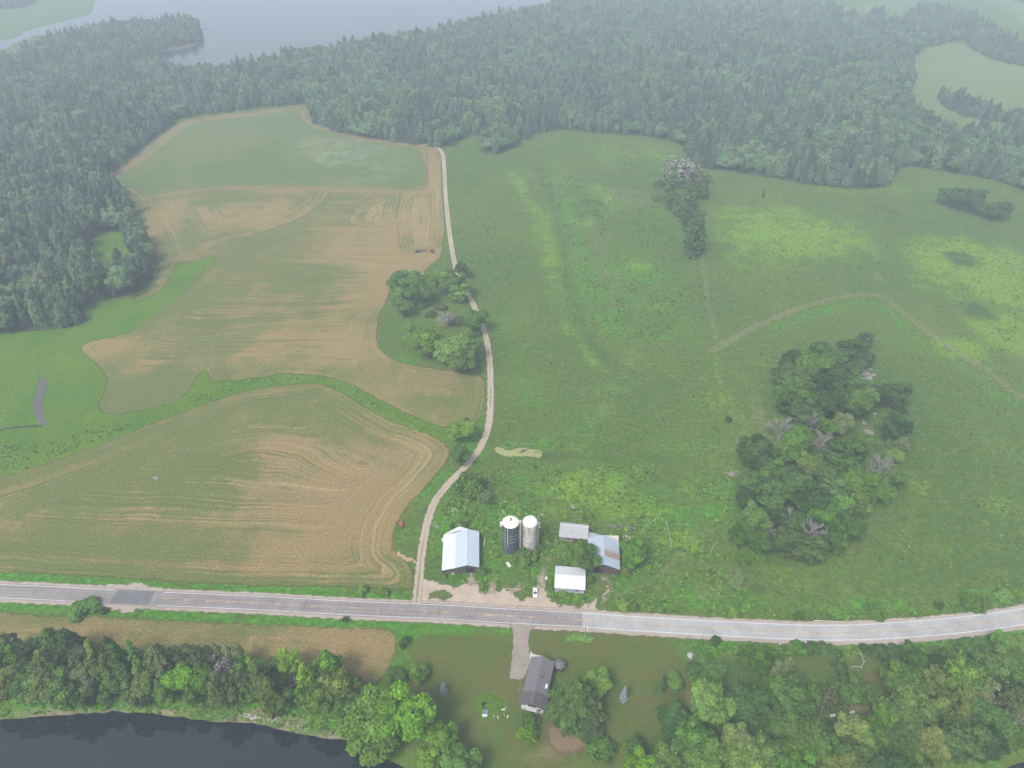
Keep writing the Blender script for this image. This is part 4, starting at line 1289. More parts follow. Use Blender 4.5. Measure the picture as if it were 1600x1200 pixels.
def belt(items, where, group, grow=1.0):
    """trees of one stand; labels by look, then by order from the left where looks repeat"""
    cls = {}
    for it in items:
        kind, px, py, w, leaf = it[:5]
        look = ('bare pale' if kind == 'dead' else LOOK[leaf]) + ' ' + KIND_W[kind]
        cls.setdefault(look, []).append(it)
    for look, its in cls.items():
        its.sort(key=lambda t: t[1])
        for i, it in enumerate(its):
            kind, px, py, w, leaf = it[:5]
            tall = (it[5] if len(it) > 5 else 1.0) * (grow if kind not in ('shrub', 'dead') else 1.0)
            n = len(its)
            if n == 1: lab = 'only %s %s' % (look, where)
            elif i == 0 or i == n - 1: lab = '%s of the %s %ss %s' % (['leftmost', 'rightmost'][i > 0], cardinal(n), look, where)
            else: lab = '%s from left of %s %ss %s' % (ordinal(i + 1), cardinal(n), look, where)
            tree_px(kind, px, py, w, leaf, lab, group, tall)


# wooded knoll
belt([('round', 1352, 530, 24, 'dark'), ('round', 1327, 548, 38, 'dark'), ('round', 1354, 558, 26, 'dark'), ('round', 1281, 545, 32, 'dark'), ('round', 1305, 560, 32, 'dark'), ('round', 1339, 572, 24, 'mid'),
      ('round', 1240, 567, 40, 'dark', 1.1), ('round', 1226, 588, 40, 'dark'), ('round', 1269, 574, 54, 'mid', 1.1), ('round', 1286, 562, 38, 'mid'), ('round', 1242, 597, 54, 'mid', 1.1), ('round', 1286, 590, 42, 'mid'),
      ('round', 1259, 627, 58, 'mid'), ('round', 1230, 622, 42, 'mid'), ('round', 1312, 594, 44, 'dark'), ('round', 1337, 604, 38, 'mid'), ('round', 1293, 628, 46, 'dark'), ('round', 1327, 625, 48, 'mid'), ('round', 1352, 624, 34, 'mid'),
      ('round', 1377, 617, 34, 'dark'), ('round', 1405, 616, 38, 'dark'), ('dead', 1222, 665, 56, 'bare'), ('dead', 1270, 657, 40, 'bare'), ('dead', 1284, 690, 46, 'bare'), ('round', 1254, 645, 42, 'dark'), ('round', 1292, 666, 34, 'mid'),
      ('round', 1316, 660, 38, 'olive'), ('round', 1402, 668, 40, 'dark'), ('shrub', 1413, 644, 12, 'dark'), ('round', 1181, 704, 54, 'dark', 1.15), ('round', 1249, 688, 54, 'mid'), ('round', 1227, 706, 42, 'mid'), ('round', 1323, 714, 62, 'mid', 1.05),
      ('shrub', 1364, 690, 22, 'mid'), ('round', 1264, 726, 34, 'olive'), ('dead', 1374, 730, 54, 'bare'), ('round', 1397, 711, 28, 'bright'), ('round', 1398, 748, 38, 'mid'), ('round', 1176, 755, 46, 'mid'), ('round', 1215, 744, 46, 'dark'),
      ('round', 1206, 775, 56, 'mid'), ('round', 1245, 762, 44, 'mid'), ('round', 1266, 782, 50, 'dark'), ('round', 1303, 764, 40, 'mid'), ('round', 1342, 752, 50, 'mid'), ('round', 1342, 788, 34, 'bright'), ('round', 1316, 788, 32, 'bright'),
      ('round', 1378, 768, 34, 'mid'), ('round', 1180, 812, 42, 'mid'), ('round', 1156, 834, 32, 'mid'), ('round', 1186, 846, 36, 'mid'), ('shrub', 1184, 868, 30, 'bright'), ('dead', 1205, 830, 38, 'bare'), ('dead', 1231, 808, 44, 'bare'),
      ('dead', 1268, 828, 56, 'bare'), ('round', 1236, 848, 50, 'mid'), ('round', 1272, 858, 42, 'mid'), ('round', 1305, 818, 42, 'dark'), ('round', 1332, 822, 38, 'mid'), ('round', 1306, 842, 36, 'mid'), ('round', 1212, 806, 40, 'dark'), ('round', 1249, 818, 42, 'dark'),
      ('round', 1286, 806, 40, 'mid'), ('round', 1166, 780, 36, 'dark'), ('shrub', 1161, 872, 24, 'bright'), ('round', 1204, 735, 40, 'mid'), ('round', 1290, 735, 40, 'dark'), ('round', 1360, 765, 34, 'mid'), ('shrub', 1345, 640, 26, 'mid'), ('shrub', 1390, 690, 20, 'olive'),
      ('thin', 1410, 692, 22, 'grey')],
     'on the rocky knoll', 'trees on the rocky knoll')
# river bank left
belt([('round', 10, 1008, 34, 'olive'), ('round', 8, 1038, 46, 'mid'), ('thin', 30, 1018, 28, 'grey'), ('round', 52, 1012, 26, 'mid'), ('feather', 82, 1003, 40, 'pine', 1.1), ('feather', 108, 1005, 40, 'pine', 1.1), ('feather', 76, 1042, 62, 'olive', .95),
      ('thin', 126, 1030, 42, 'grey'), ('round', 12, 1074, 44, 'olive'), ('round', 40, 1070, 40, 'mid'), ('round', 25, 1050, 36, 'olive'), ('round', 98, 1074, 46, 'mid'), ('round', 66, 1078, 40, 'olive'), ('column', 152, 1030, 30, 'olive'), ('column', 176, 1024, 30, 'olive'),
      ('round', 138, 1060, 40, 'grey'), ('round', 165, 1052, 36, 'olive'), ('round', 192, 1064, 42, 'mid'), ('column', 190, 1038, 30, 'mid', 1.05), ('cone', 214, 1030, 36, 'mid'), ('thin', 203, 1028, 26, 'grey'), ('feather', 248, 1032, 46, 'grey', 1.15),
      ('thin', 272, 1026, 34, 'grey'), ('round', 292, 1028, 34, 'olive'), ('round', 280, 1059, 46, 'lime'), ('round', 232, 1064, 38, 'olive'), ('round', 258, 1078, 34, 'mid'), ('round', 318, 1057, 44, 'bright'), ('thin', 308, 1026, 36, 'grey'), ('round', 330, 1024, 32, 'grey'),
      ('thin', 350, 1046, 34, 'bare', 1.1), ('round', 364, 1030, 34, 'grey'), ('round', 346, 1082, 46, 'olive'), ('round', 378, 1046, 36, 'mid'), ('round', 387, 1081, 38, 'mid'), ('round', 404, 1046, 32, 'bright'), ('thin', 380, 1062, 32, 'grey'), ('column', 408, 1066, 34, 'olive'),
      ('thin', 424, 1044, 34, 'grey'), ('round', 448, 1038, 40, 'lime'), ('round', 438, 1062, 38, 'olive'), ('column', 423, 1086, 34, 'olive'), ('round', 442, 1092, 32, 'mid'), ('dead', 461, 1068, 34, 'bare', 1.15), ('column', 480, 1064, 30, 'lime'), ('round', 514, 1042, 44, 'bright'),
      ('round', 508, 1066, 36, 'grey'), ('round', 536, 1074, 48, 'olive'), ('round', 494, 1092, 46, 'mid'), ('round', 524, 1098, 44, 'mid'), ('round', 476, 1092, 32, 'mid'), ('round', 130, 1086, 36, 'mid'), ('round', 168, 1082, 34, 'mid'), ('round', 210, 1086, 36, 'olive'), ('round', -20, 1050, 50, 'mid'),
      ('round', 300, 1084, 34, 'mid'), ('round', 548, 1108, 34, 'mid'), ('shrub', 160, 1098, 26, 'bright'), ('shrub', 104, 1100, 24, 'bright'), ('dead', 155, 1080, 26, 'bare', .6)],
     'along the river bank', 'trees along the river bank', 1.22)
# wood south of the road on the right
belt([('round', 1195, 1033, 47, 'mid', .7), ('round', 1168, 1027, 32, 'mid', .6), ('round', 1225, 1057, 41, 'grey'), ('round', 1110, 1101, 62, 'bright'), ('round', 1168, 1098, 56, 'dark'), ('round', 1239, 1090, 68, 'mid'), ('round', 1205, 1085, 44, 'mid'),
      ('thin', 1293, 1090, 40, 'grey'), ('round', 1323, 1079, 41, 'mid'), ('round', 1347, 1081, 48, 'mid'), ('round', 1411, 1068, 59, 'mid'), ('round', 1465, 1071, 45, 'olive'), ('round', 1509, 1057, 61, 'mid', 1.1), ('round', 1532, 1079, 40, 'grey'), ('round', 1432, 1041, 45, 'mid'), ('round', 1470, 1041, 41, 'dark'),
      ('round', 1549, 1035, 47, 'mid'), ('round', 1590, 1004, 34, 'bright'), ('round', 1566, 1001, 27, 'bright'), ('round', 1592, 1057, 47, 'mid'), ('round', 1414, 1111, 66, 'mid'), ('round', 1462, 1114, 44, 'olive'), ('column', 1499, 1102, 40, 'olive', 1.1), ('column', 1492, 1130, 38, 'olive'),
      ('round', 1540, 1124, 72, 'mid'), ('thin', 1578, 1092, 46, 'olive'), ('dead', 1591, 1122, 32, 'bare'), ('round', 1087, 1155, 60, 'bright'), ('round', 1068, 1182, 48, 'mid'), ('round', 1151, 1166, 52, 'olive'), ('round', 1198, 1176, 54, 'mid'), ('round', 1259, 1148, 78, 'mid'), ('round', 1238, 1180, 50, 'mid'),
      ('round', 1290, 1168, 52, 'dark'), ('round', 1330, 1150, 54, 'olive'), ('round', 1337, 1178, 52, 'mid'), ('round', 1370, 1138, 46, 'mid'), ('round', 1364, 1172, 50, 'mid'), ('feather', 1411, 1158, 62, 'pine', 1.05), ('feather', 1452, 1162, 62, 'olive'), ('round', 1506, 1152, 70, 'dark'), ('round', 1540, 1158, 60, 'dark'),
      ('round', 1385, 1122, 40, 'bright'), ('round', 1580, 1150, 48, 'mid'), ('round', 1100, 1190, 60, 'mid'), ('round', 1160, 1200, 56, 'olive'), ('round', 1250, 1206, 60, 'mid'), ('round', 1310, 1200, 50, 'olive'), ('round', 1040, 1200, 56, 'mid'), ('round', 1390, 1196, 54, 'dark'), ('round', 1440, 1198, 46, 'mid'),
      ('round', 1000, 1196, 44, 'bright'), ('shrub', 990, 1165, 36, 'mid'), ('shrub', 950, 1175, 34, 'dark'), ('round', 1545, 1069, 36, 'dark'), ('round', 1580, 1079, 40, 'dark'), ('round', 1490, 1078, 40, 'dark'), ('round', 1518, 1013, 34, 'mid', .7), 
      ('round', 1222, 1128, 46, 'mid')],
     'in the riverside wood', 'trees of the riverside wood', 1.05)
# hedges below the road on the right
belt([('shrub', 1248, 1011, 26, 'mid'), ('shrub', 1268, 1012, 26, 'dark'), ('shrub', 1290, 1013, 28, 'mid'), ('shrub', 1308, 1024, 26, 'dark'), ('shrub', 1352, 1014, 22, 'mid'), ('shrub', 1375, 1017, 28, 'dark'), ('shrub', 1398, 1018, 28, 'dark'), ('shrub', 1420, 1012, 26, 'mid'), ('shrub', 1312, 1042, 24, 'dark')],
     'in the low hedge', 'hedge shrubs south of the road')
# north verge of the road
belt([('shrub', 1310, 957, 34, 'bright', .75), ('shrub', 1367, 956, 34, 'mid', .75), ('shrub', 1144, 954, 20, 'bright', 1.3), ('shrub', 1522, 941, 36, 'bright'), ('shrub', 1570, 932, 28, 'bright'), ('shrub', 1592, 928, 26, 'lime'), ('shrub', 1276, 959, 18, 'mid'), ('shrub', 1249, 962, 16, 'mid'), ('shrub', 974, 946, 24, 'lime', 1.1), ('shrub', 990, 949, 16, 'bright'),
      ('shrub', 566, 922, 20, 'bright', 1.2), ('shrub', 599, 925, 20, 'bright'), ('shrub', 1468, 945, 14, 'mid'), ('shrub', 1540, 940, 16, 'mid')],
     'on the north verge', 'shrubs along the north verge')
# lane side grove
belt([('round', 628, 441, 45, 'mid'), ('round', 651, 453, 40, 'mid'), ('round', 629, 478, 31, 'mid'), ('shrub', 660, 474, 26, 'mid'), ('round', 700, 438, 40, 'mid', .95), ('round', 715, 446, 35, 'mid'), ('round', 721, 457, 24, 'bright'), ('round', 721, 419, 21, 'dark'), ('round', 744, 499, 35, 'bright'), ('round', 654, 526, 42, 'bright'), ('round', 671, 534, 45, 'bright'),
      ('round', 706, 546, 47, 'bright'), ('round', 730, 542, 40, 'bright'), ('round', 722, 560, 42, 'mid'), ('thin', 700, 497, 26, 'bare', .6), ('shrub', 689, 479, 21, 'olive'), ('shrub', 672, 490, 19, 'olive'), ('shrub', 718, 499, 26, 'mid'), ('shrub', 740, 521, 21, 'mid')],
     'in the lane grove', 'trees of the lane grove')
tree_px('round', 721, 670, 42, 'bright', 'rounded bright tree left of the lane at the end of the ditch', 'trees beside the farm track')
tree_px('round', 719, 711, 28, 'bright', 'small bright tree hugging the left edge of the lane bend', 'trees beside the farm track')
tree_px('shrub', 737, 760, 56, 'mid', 'wide green thicket between the lane and the barn', 'trees beside the farm track', 1.5)
tree_px('thin', 757, 774, 28, 'grey', 'grey leafless thicket joined to the wide green thicket', 'trees beside the farm track', .5)
tree_px('shrub', 822, 869, 36, 'mid', 'leafy shrub at the foot of the two silos', 'farmyard shrubs', 1.3)
tree_px('round', 914, 870, 44, 'mid', 'round leafy tree between the three sheds', 'farmyard shrubs', .85)
tree_px('shrub', 886, 864, 28, 'bright', 'bright shrub left of the tree between the sheds', 'farmyard shrubs')
tree_px('round', 991, 862, 42, 'mid', 'leafy tree against the right side of the rusty roofed barn', 'farmyard shrubs', .8)
tree_px('shrub', 976, 892, 18, 'lime', 'lime green shrub at the front corner of the rusty roofed barn', 'farmyard shrubs', 1.3)
tree_px('shrub', 752, 892, 18, 'mid', 'shrub at the front right corner of the white and blue barn', 'farmyard shrubs', 1.3)
tree_px('shrub', 716, 900, 9, 'bright', 'small bright bush before the white and blue barn front', 'farmyard shrubs')
tree_px('shrub', 694, 900, 10, 'lime', 'small lime bush at the left front corner of the white and blue barn', 'farmyard shrubs')
tree_px('shrub', 921, 906, 16, 'mid', 'shrub along the right wall of the small white shed', 'farmyard shrubs', 1.3)
tree_px('shrub', 879, 927, 13, 'bright', 'low bright bush in front of the small white shed', 'farmyard shrubs', .9)
tree_px('shrub', 862, 916, 10, 'mid', 'small bush at the left front corner of the small white shed', 'farmyard shrubs')
tree_px('shrub', 961, 900, 10, 'lime', 'little lime bush before the open front of the rusty roofed barn', 'farmyard shrubs')
tree_px('shrub', 700, 824, 22, 'bright', 'bright bush behind the left corner of the white and blue barn', 'farmyard shrubs')
tree_px('shrub', 718, 822, 24, 'lime', 'lime bush behind the white and blue barn', 'farmyard shrubs')
tree_px('shrub', 845, 855, 14, 'mid', 'shrub at the right foot of the stained pale silo', 'farmyard shrubs')
tree_px('shrub', 130, 951, 42, 'bright', 'big round bright bush beside the asphalt patch south of the road', None, .9, None, 1)
tree_px('shrub', 163, 953, 14, 'dark', 'small dark bush next to the big round roadside bush', None)
tree_px('shrub', 540, 967, 11, 'dark', 'small dark bush on the south verge above the hay strip', None, .9)
# meadow rows
belt([('thin', 1065, 268, 55, 'bare', 1.0), ('column', 1050, 292, 26, 'cedar', .9), ('column', 1074, 306, 29, 'cedar', .9), ('column', 1080, 334, 26, 'cedar', .9), ('column', 1088, 366, 34, 'cedar', 1.0), ('shrub', 1030, 287, 19, 'dark'), ('shrub', 1046, 322, 17, 'dark'), ('column', 1096, 292, 24, 'olive', .7), ('column', 1064, 318, 24, 'cedar', .7), ('column', 1084, 350, 26, 'dark', .8),
      ('shrub', 1024, 310, 14, 'dark'), ('column', 1086, 275, 26, 'cedar', .9), ('round', 1050, 276, 26, 'olive', .7), ('round', 1098, 276, 26, 'mid', .6), ('shrub', 1070, 345, 22, 'mid'), ('shrub', 1096, 330, 20, 'olive'), ('thin', 1078, 284, 26, 'grey', .8), ('shrub', 1040, 302, 20, 'olive'), ('round', 1062, 300, 24, 'mid', .6)],
     'in the pasture tree strip', 'trees of the pasture strip')
belt([('round', 1484, 304, 28, 'dark', .9), ('round', 1500, 308, 32, 'dark', .9), ('round', 1520, 312, 36, 'dark', .9), ('round', 1553, 330, 26, 'dark', .8), ('round', 1566, 325, 34, 'dark', .9)], 'in the lone far clump', 'trees of the lone far clump')
tree_px('cone', 1194, 300, 5, 'dark', 'tiny lone conifer in the pasture below the wood edge', None)
tree_px('shrub', 1139, 655, 12, 'dark', 'small lone bush in the pasture left of the rocky knoll', None)
tree_px('shrub', 1140, 869, 14, 'lime', 'lime bush at the lower left foot of the rocky knoll', None)
# the bungalow's garden
tree_px('round', 578, 1126, 84, 'bright', 'large bright maple on the river bank, left of the pair', 'garden maples', 1.0, 'maple_tree', 0)
tree_px('round', 634, 1116, 82, 'bright', 'large bright maple on the river bank, right of the pair', 'garden maples', 1.05, 'maple_tree', 3)
tree_px('round', 588, 1160, 62, 'bright', 'bright maple leaning over the water in front of the large pair', 'garden maples', .9, 'maple_tree', 4)
tree_px('round', 691, 1152, 46, 'bright', 'medium bright tree right of the large maple pair', None, .9)
tree_px('round', 672, 1188, 42, 'lime', 'lime tree in front of the maples at the lower frame edge', None, .8)
tree_px('round', 720, 1196, 58, 'mid', 'darker dome tree at the lower frame edge right of the maples', None, .8)
tree_px('feather', 896, 1095, 80, 'pine', 'broad feathery pine beside the grey roofed bungalow', None, .95)
tree_px('feather', 916, 1122, 54, 'pine', 'smaller feathery pine in front of the broad one', None, .8)
tree_px('round', 932, 1068, 44, 'bright', 'round bright tree on the lawn behind the feathery pine', None, .75)
tree_px('cone', 693, 1073, 13, 'spruce', 'small blue spruce alone on the lawn left of the driveway', 'blue spruces on the lawn', .7, None, 0)
tree_px('cone', 976, 1082, 15, 'spruce', 'small blue spruce on the lawn right of the feathery pine', 'blue spruces on the lawn', .8, None, 1)
tree_px('round', 653, 1051, 31, 'lime', 'round lime shrub on the left lawn edge', None, .55)
tree_px('round', 623, 1052, 28, 'mid', 'darker shrub beside the round lime shrub at the stubble corner', None, .6)
tree_px('shrub', 608, 1060, 22, 'mid', 'low shrub at the lower corner of the hay strip', None)
tree_px('shrub', 632, 1003, 20, 'dark', 'dark round shrub at the top corner of the left lawn', None, 1.3)
tree_px('shrub', 825, 1146, 32, 'lime', 'bright round bush in front of the bungalow gable', None, 1.3)
tree_px('shrub', 829, 1124, 28, 'mid', 'darker bush between the bungalow gable and the bright bush', None, 1.2)
tree_px('round', 1050, 1122, 46, 'dark', 'dark round tree at the lawn edge below the conifer', None, .7)
tree_px('cone', 1032, 1066, 22, 'dark', 'dark little conifer on the right lawn', None, .7)
tree_px('round', 1055, 1064, 30, 'mid', 'leafy shrub right of the dark little conifer', None, .5)
tree_px('round', 1102, 1048, 58, 'mid', 'broad domed bush beside the small round hut', None, .6)
tree_px('round', 1118, 1001, 18, 'dark', 'dark upright bush on the roadside above the round hut', None, .6, None, 2)
tree_px('shrub', 935, 1165, 44, 'mid', 'leafy shrub below the feathery pine', None)
bed = tree_px('shrub', 905, 997.5, 40, 'bright', 'oval flower bed of tall greenery round the power pole', None, .16, 'flower_bed', 1, 'flower bed')
bed.rotation_euler = (0, 0, 0); bed.scale.y *= .40
tree_px('shrub', 770, 1100, 40, 'mid', 'ring of weeds around the old garden pond', None, .10, 'weed_patch', None, 'weeds')

# ------------------------------------------------------------------ rough growth no one could count
def weed_protos():
    c = bpy.data.collections.new('weed_kinds')
    for i in range(4):
        v, f, T = crown_shrub(900 + i, R=.8, H=.7, lobes=5, per=12, size=.34)
        o = bpy.data.objects.new('w%d' % i, mesh_np('weed', v, f, LEAF[['bright', 'mid', 'lime', 'olive'][i]], {'tint': T}))
        c.objects.link(o)
    return c


WEEDS = weed_protos()
CLEAR = [SHEETS['farmyard'], SHEETS['hay_field'], SHEETS['river'], SHEETS['duckweed_pond'], SHEETS['driveway'], SHEETS['marsh_pool'], SHEETS['hay_strip']]


def weeds(name, px, spacing, weights, label, size=(.5, 1.2), keep=.6):
    q = scatter(px, spacing, spacing, 0, 1e5, .5)
    a = vnoise(q[:, 0] + 900, q[:, 1] + 300, 9, 5) * .6 + vnoise(q[:, 0] + 900, q[:, 1] + 300, 3, 6) * .4
    q = q[a < keep]
    for cl in CLEAR: q = q[~inside(q[:, :2], cl)]
    q = q[seg_dist(q[:, :2], RC, False) > 6.2]
    q = q[seg_dist(q[:, :2], LC, False) > 2.6]
    sx = rng.uniform(*size, len(q)); w = np.array(weights, float)
    return instanced(name, q, rng.choice(4, len(q), p=w / w.sum()), sx, sx * rng.uniform(.5, 1.0, len(q)), WEEDS, label, 'undergrowth')


weeds('weeds', [(690, 830), (700, 780), (770, 735), (900, 725), (1060, 740), (1150, 780), (1150, 880), (1190, 950), (1000, 955), (960, 930), (940, 940), (860, 945), (760, 930), (680, 920), (668, 880)], 1.5, [.52, .26, .14, .08], 'rough weeds around the farm buildings', (.4, 1.15), .5)
weeds('reeds', [(-60, 1100), (60, 1094), (180, 1092), (300, 1096), (420, 1104), (520, 1120), (560, 1150), (540, 1155), (456, 1142), (405, 1128), (358, 1123), (287, 1118), (175, 1110), (74, 1115), (-60, 1122)], 1.3, [.4, .35, .2, .05], 'green reeds along the river shore', (.5, 1.1), .7)
weeds('verge_weeds', [(1190, 955), (1400, 955), (1600, 925), (1600, 945), (1460, 968), (1350, 977), (1200, 974)], 1.6, [.35, .4, .2, .05], 'weeds on the north verge by the guardrail', (.4, .9), .55)
weeds('verge_weeds', [(1060, 1000), (1200, 1006), (1400, 1008), (1600, 982), (1600, 1000), (1420, 1028), (1260, 1024), (1090, 1020)], 1.6, [.35, .4, .2, .05], 'weeds on the south verge in front of the riverside wood', (.4, 1.0), .55)
weeds('ditch_weeds', [(310, 600), (330, 598), (400, 594), (480, 588), (530, 598), (620, 643), (690, 670), (700, 690), (640, 668), (560, 626), (480, 597), (390, 606), (300, 634), (200, 673), (100, 708), (0, 742), (0, 700), (150, 670), (270, 635)], 1.9, [.5, .25, .25, .0], 'lush weeds filling the ditch between the mown fields', (.4, 1.0), .55)

weeds('tall_weeds', [(690, 800), (720, 770), (800, 790), (870, 800), (960, 800), (1010, 830), (1030, 880), (1000, 920), (920, 900), (860, 870), (845, 860), (800, 890), (760, 900), (752, 870), (755, 820), (700, 815)], 2.6, [.5, .3, .2, 0], 'tall lush weeds between the barns and the silos', (.9, 2.0), .46)
weeds('pasture_tufts', [(705, 240), (860, 215), (1050, 235), (1200, 290), (1380, 305), (1600, 320), (1640, 600), (1620, 930), (1400, 945), (1200, 945), (1150, 880), (1140, 780), (1060, 735), (900, 720), (770, 720), (775, 640), (765, 540), (740, 460), (720, 400), (705, 320)], 3.1, [.12, .50, .0, .38], 'rank grass tufts dotting the pasture', (.35, .95), .46)
weeds('ditch_weeds', [(880, 260), (930, 300), (980, 300), (1060, 350), (1090, 420), (1100, 520), (1010, 530), (950, 510), (905, 440), (880, 360)], 3.0, [.35, .45, .1, .1], 'rough weeds in the wet hollow of the pasture', (.5, 1.3), .48)
# ------------------------------------------------------------------ building materials
def metal_roof(name, col, var=.10, rust=None, rust_amt=0.0, gloss=.45):
    s = N(name)
    p = s.node('ShaderNodeTexCoord').outputs['Object']
    n = s.noise(p, .35, 4, .65); st = s.noise(s.comb(s.math('MULTIPLY', s.sep(p)[0], .05), s.math('MULTIPLY', s.sep(p)[1], 1.1), 0.), 1.0, 3, .6)
    c = s.mulc(col, s.maprange(s.math('ADD', s.math('MULTIPLY', n, .5), s.math('MULTIPLY', st, .5)), .3, .7, 1 - var, 1 + var))
    if rust:
        r = s.maprange(s.noise(p, .5, 5, .75), .62 - rust_amt, .72 - rust_amt)
        c = s.mix(s.math('MULTIPLY', r, .8), c, rust)
    return s.finish(c, gloss, .4)


def boards(name, col, col2, axis_=0):
    s = N(name)
    p = s.node('ShaderNodeTexCoord').outputs['Object']; x = s.sep(p)
    n = s.noise(s.comb(s.math('MULTIPLY', x[0], 3.2), s.math('MULTIPLY', x[1], 3.2), s.math('MULTIPLY', x[2], .35)), 1.0, 3, .6)
    return s.finish(s.mix(s.maprange(n, .35, .65), col, col2), .9, .1)


WHITE_TIN = metal_roof('white_roof_metal', (0.50, 0.515, 0.53), .06)
BLUE_TIN = metal_roof('pale_blue_roof_metal', (0.376, 0.44, 0.496), .05)
GREY_TIN = metal_roof('grey_roof_metal', (0.32, 0.32, 0.344), .14, (0.24, 0.176, 0.152), .02)
OLD_TIN = metal_roof('weathered_blue_roof_metal', (0.32, 0.376, 0.44), .10, (0.304, 0.288, 0.288), .02)
RUST_TIN = metal_roof('rusty_roof_metal', (0.27, 0.20, 0.175), .18, (0.336, 0.32, 0.336), -.02, .7)
CREAM_TIN = metal_roof('cream_roof_sheet', (0.544, 0.464, 0.384), .10, (0.32, 0.224, 0.16), -.06, .7)
DK_WOOD = boards('dark_barn_boards', (0.06, 0.0496, 0.0464), (0.104, 0.088, 0.08))
RED_WOOD = boards('red_brown_boards', (0.136, 0.06, 0.044), (0.088, 0.048, 0.04))
GREY_WOOD = boards('grey_barn_boards', (0.16, 0.156, 0.16), (0.224, 0.216, 0.216))
SIDING = boards('white_siding', (0.496, 0.496, 0.496), (0.56, 0.56, 0.56))
GREY_STEEL = metal_roof('grey_wall_steel', (0.272, 0.288, 0.312), .08)
SHINGLE = plain('grey_shingles', (.135, .125, .135), .9, .15, 0, .14, 1.6)
SHINGLE2 = plain('dark_shingles', (.085, .078, .080), .9, .15, 0, .14, 1.6)
GLASSD = plain('dark_window_glass', (.02, .024, .03), .12, .5, 0, .05)
INSIDE = plain('dark_interior', (.03, .024, .022), .95, .05)
WPAINT = plain('white_paint', (.52, .52, .51), .5, .3, 0, .05)
CONC = plain('bare_concrete', (.36, .34, .32), .9, .1, 0, .18, .6)
STEEL = plain('galvanised_steel', (.45, .46, .47), .45, .4, .3, .08)
WEATH = plain('weathered_wood', (.25, .23, .21), .9, .1, 0, .2, 1.5)
RUBBER = plain('rubber', (.022, .022, .022), .9, .1)
DSTEEL = plain('dark_steel', (.06, .06, .065), .6, .3)


def fit(px, h):
    """rectangle through four eave corners: front-left, front-right, back-right, back-left"""
    q = [P(x, y, h) for x, y in px]
    c = sum((Vector((p.x, p.y)) for p in q), Vector((0, 0))) / 4
    fx = ((q[1] - q[0]) + (q[2] - q[3])) / 2; fy = ((q[3] - q[0]) + (q[2] - q[1])) / 2
    rz = math.atan2(fx.y, fx.x) * .5 + (math.atan2(fy.y, fy.x) - math.pi / 2) * .5
    return c, rz, fx.xy.length, fy.xy.length


def ribs(m, a, b, c, d, step=.9, hgt=.05, w=.07):
    """standing seams from the ridge edge a-b to the eave edge d-c"""
    a, b, c, d = map(Vector, (a, b, c, d))
    n = max(2, int((b - a).length / step))
    nr = (b - a).cross(d - a).normalized()
    if nr.z < 0: nr = -nr
    u = (b - a).normalized()
    for i in range(n + 1):
        t = i / n
        p = a.lerp(b, t); q = d.lerp(c, t)
        m.add([p - u * w / 2, p + u * w / 2, q + u * w / 2, q - u * w / 2, p - u * w / 2 + nr * hgt, p + u * w / 2 + nr * hgt, q + u * w / 2 + nr * hgt, q - u * w / 2 + nr * hgt],
              [(4, 5, 6, 7), (0, 4, 7, 3), (1, 2, 6, 5), (3, 7, 6, 2), (0, 1, 5, 4)])


def up(q):
    a, b, c = Vector(q[0]), Vector(q[1]), Vector(q[2])
    return q if (b - a).cross(c - a).z > 0 else q[::-1]


def gable(r, W, L, he, rise, mats, wall, along='y', off=0.0, over=.35, seams=.9, t=.10, gap=None):
    """walls with gables and two roof planes. ridge along local y (or x)"""
    def T(x, y, z): return (x, y, z) if along == 'y' else (-y, x, z)
    w = W / 2 - over; l = L / 2 - over
    zr = he + rise
    k = rise / (W / 2)
    ro = off                                   # ridge offset across
    zl = he + rise * over / (W / 2 + ro); zr_ = he + rise * over / (W / 2 - ro)
    m = MB()
    v = [T(-w, -l, -.3), T(w, -l, -.3), T(w, l, -.3), T(-w, l, -.3), T(-w, -l, zl - t), T(w, -l, zr_ - t), T(w, l, zr_ - t), T(-w, l, zl - t), T(ro, -l, zr - t), T(ro, l, zr - t)]
    m.add(v, [(0, 1, 5, 8, 4), (2, 3, 7, 9, 6), (1, 2, 6, 5), (3, 0, 4, 7)])
    m.build('wall', wall, r)
    for side, mt in zip((-1, 1), mats):
        m = MB()
        e = side * W / 2
        q = up([T(ro, -L / 2, zr), T(ro, L / 2, zr), T(e, L / 2, he), T(e, -L / 2, he)])
        m.slab(q, t)
        if seams: ribs(m, T(ro, -L / 2 + .04, zr), T(ro, L / 2 - .04, zr), T(e, L / 2 - .04, he), T(e, -L / 2 + .04, he), seams)
        m.build('roof', mt, r)
    m = MB()
    m.box(T(ro, 0, zr + .05), (.36, L + .04, .07) if along == 'y' else (L + .04, .36, .07))
    m.build('ridge_cap', mats[1], r)
    return T


def panel(r, name, mat, c, d, rz=0.0, label=None):
    o = MB().box(c, d, rz).build(name, mat, r)
    if label: o['label'] = label
    return o


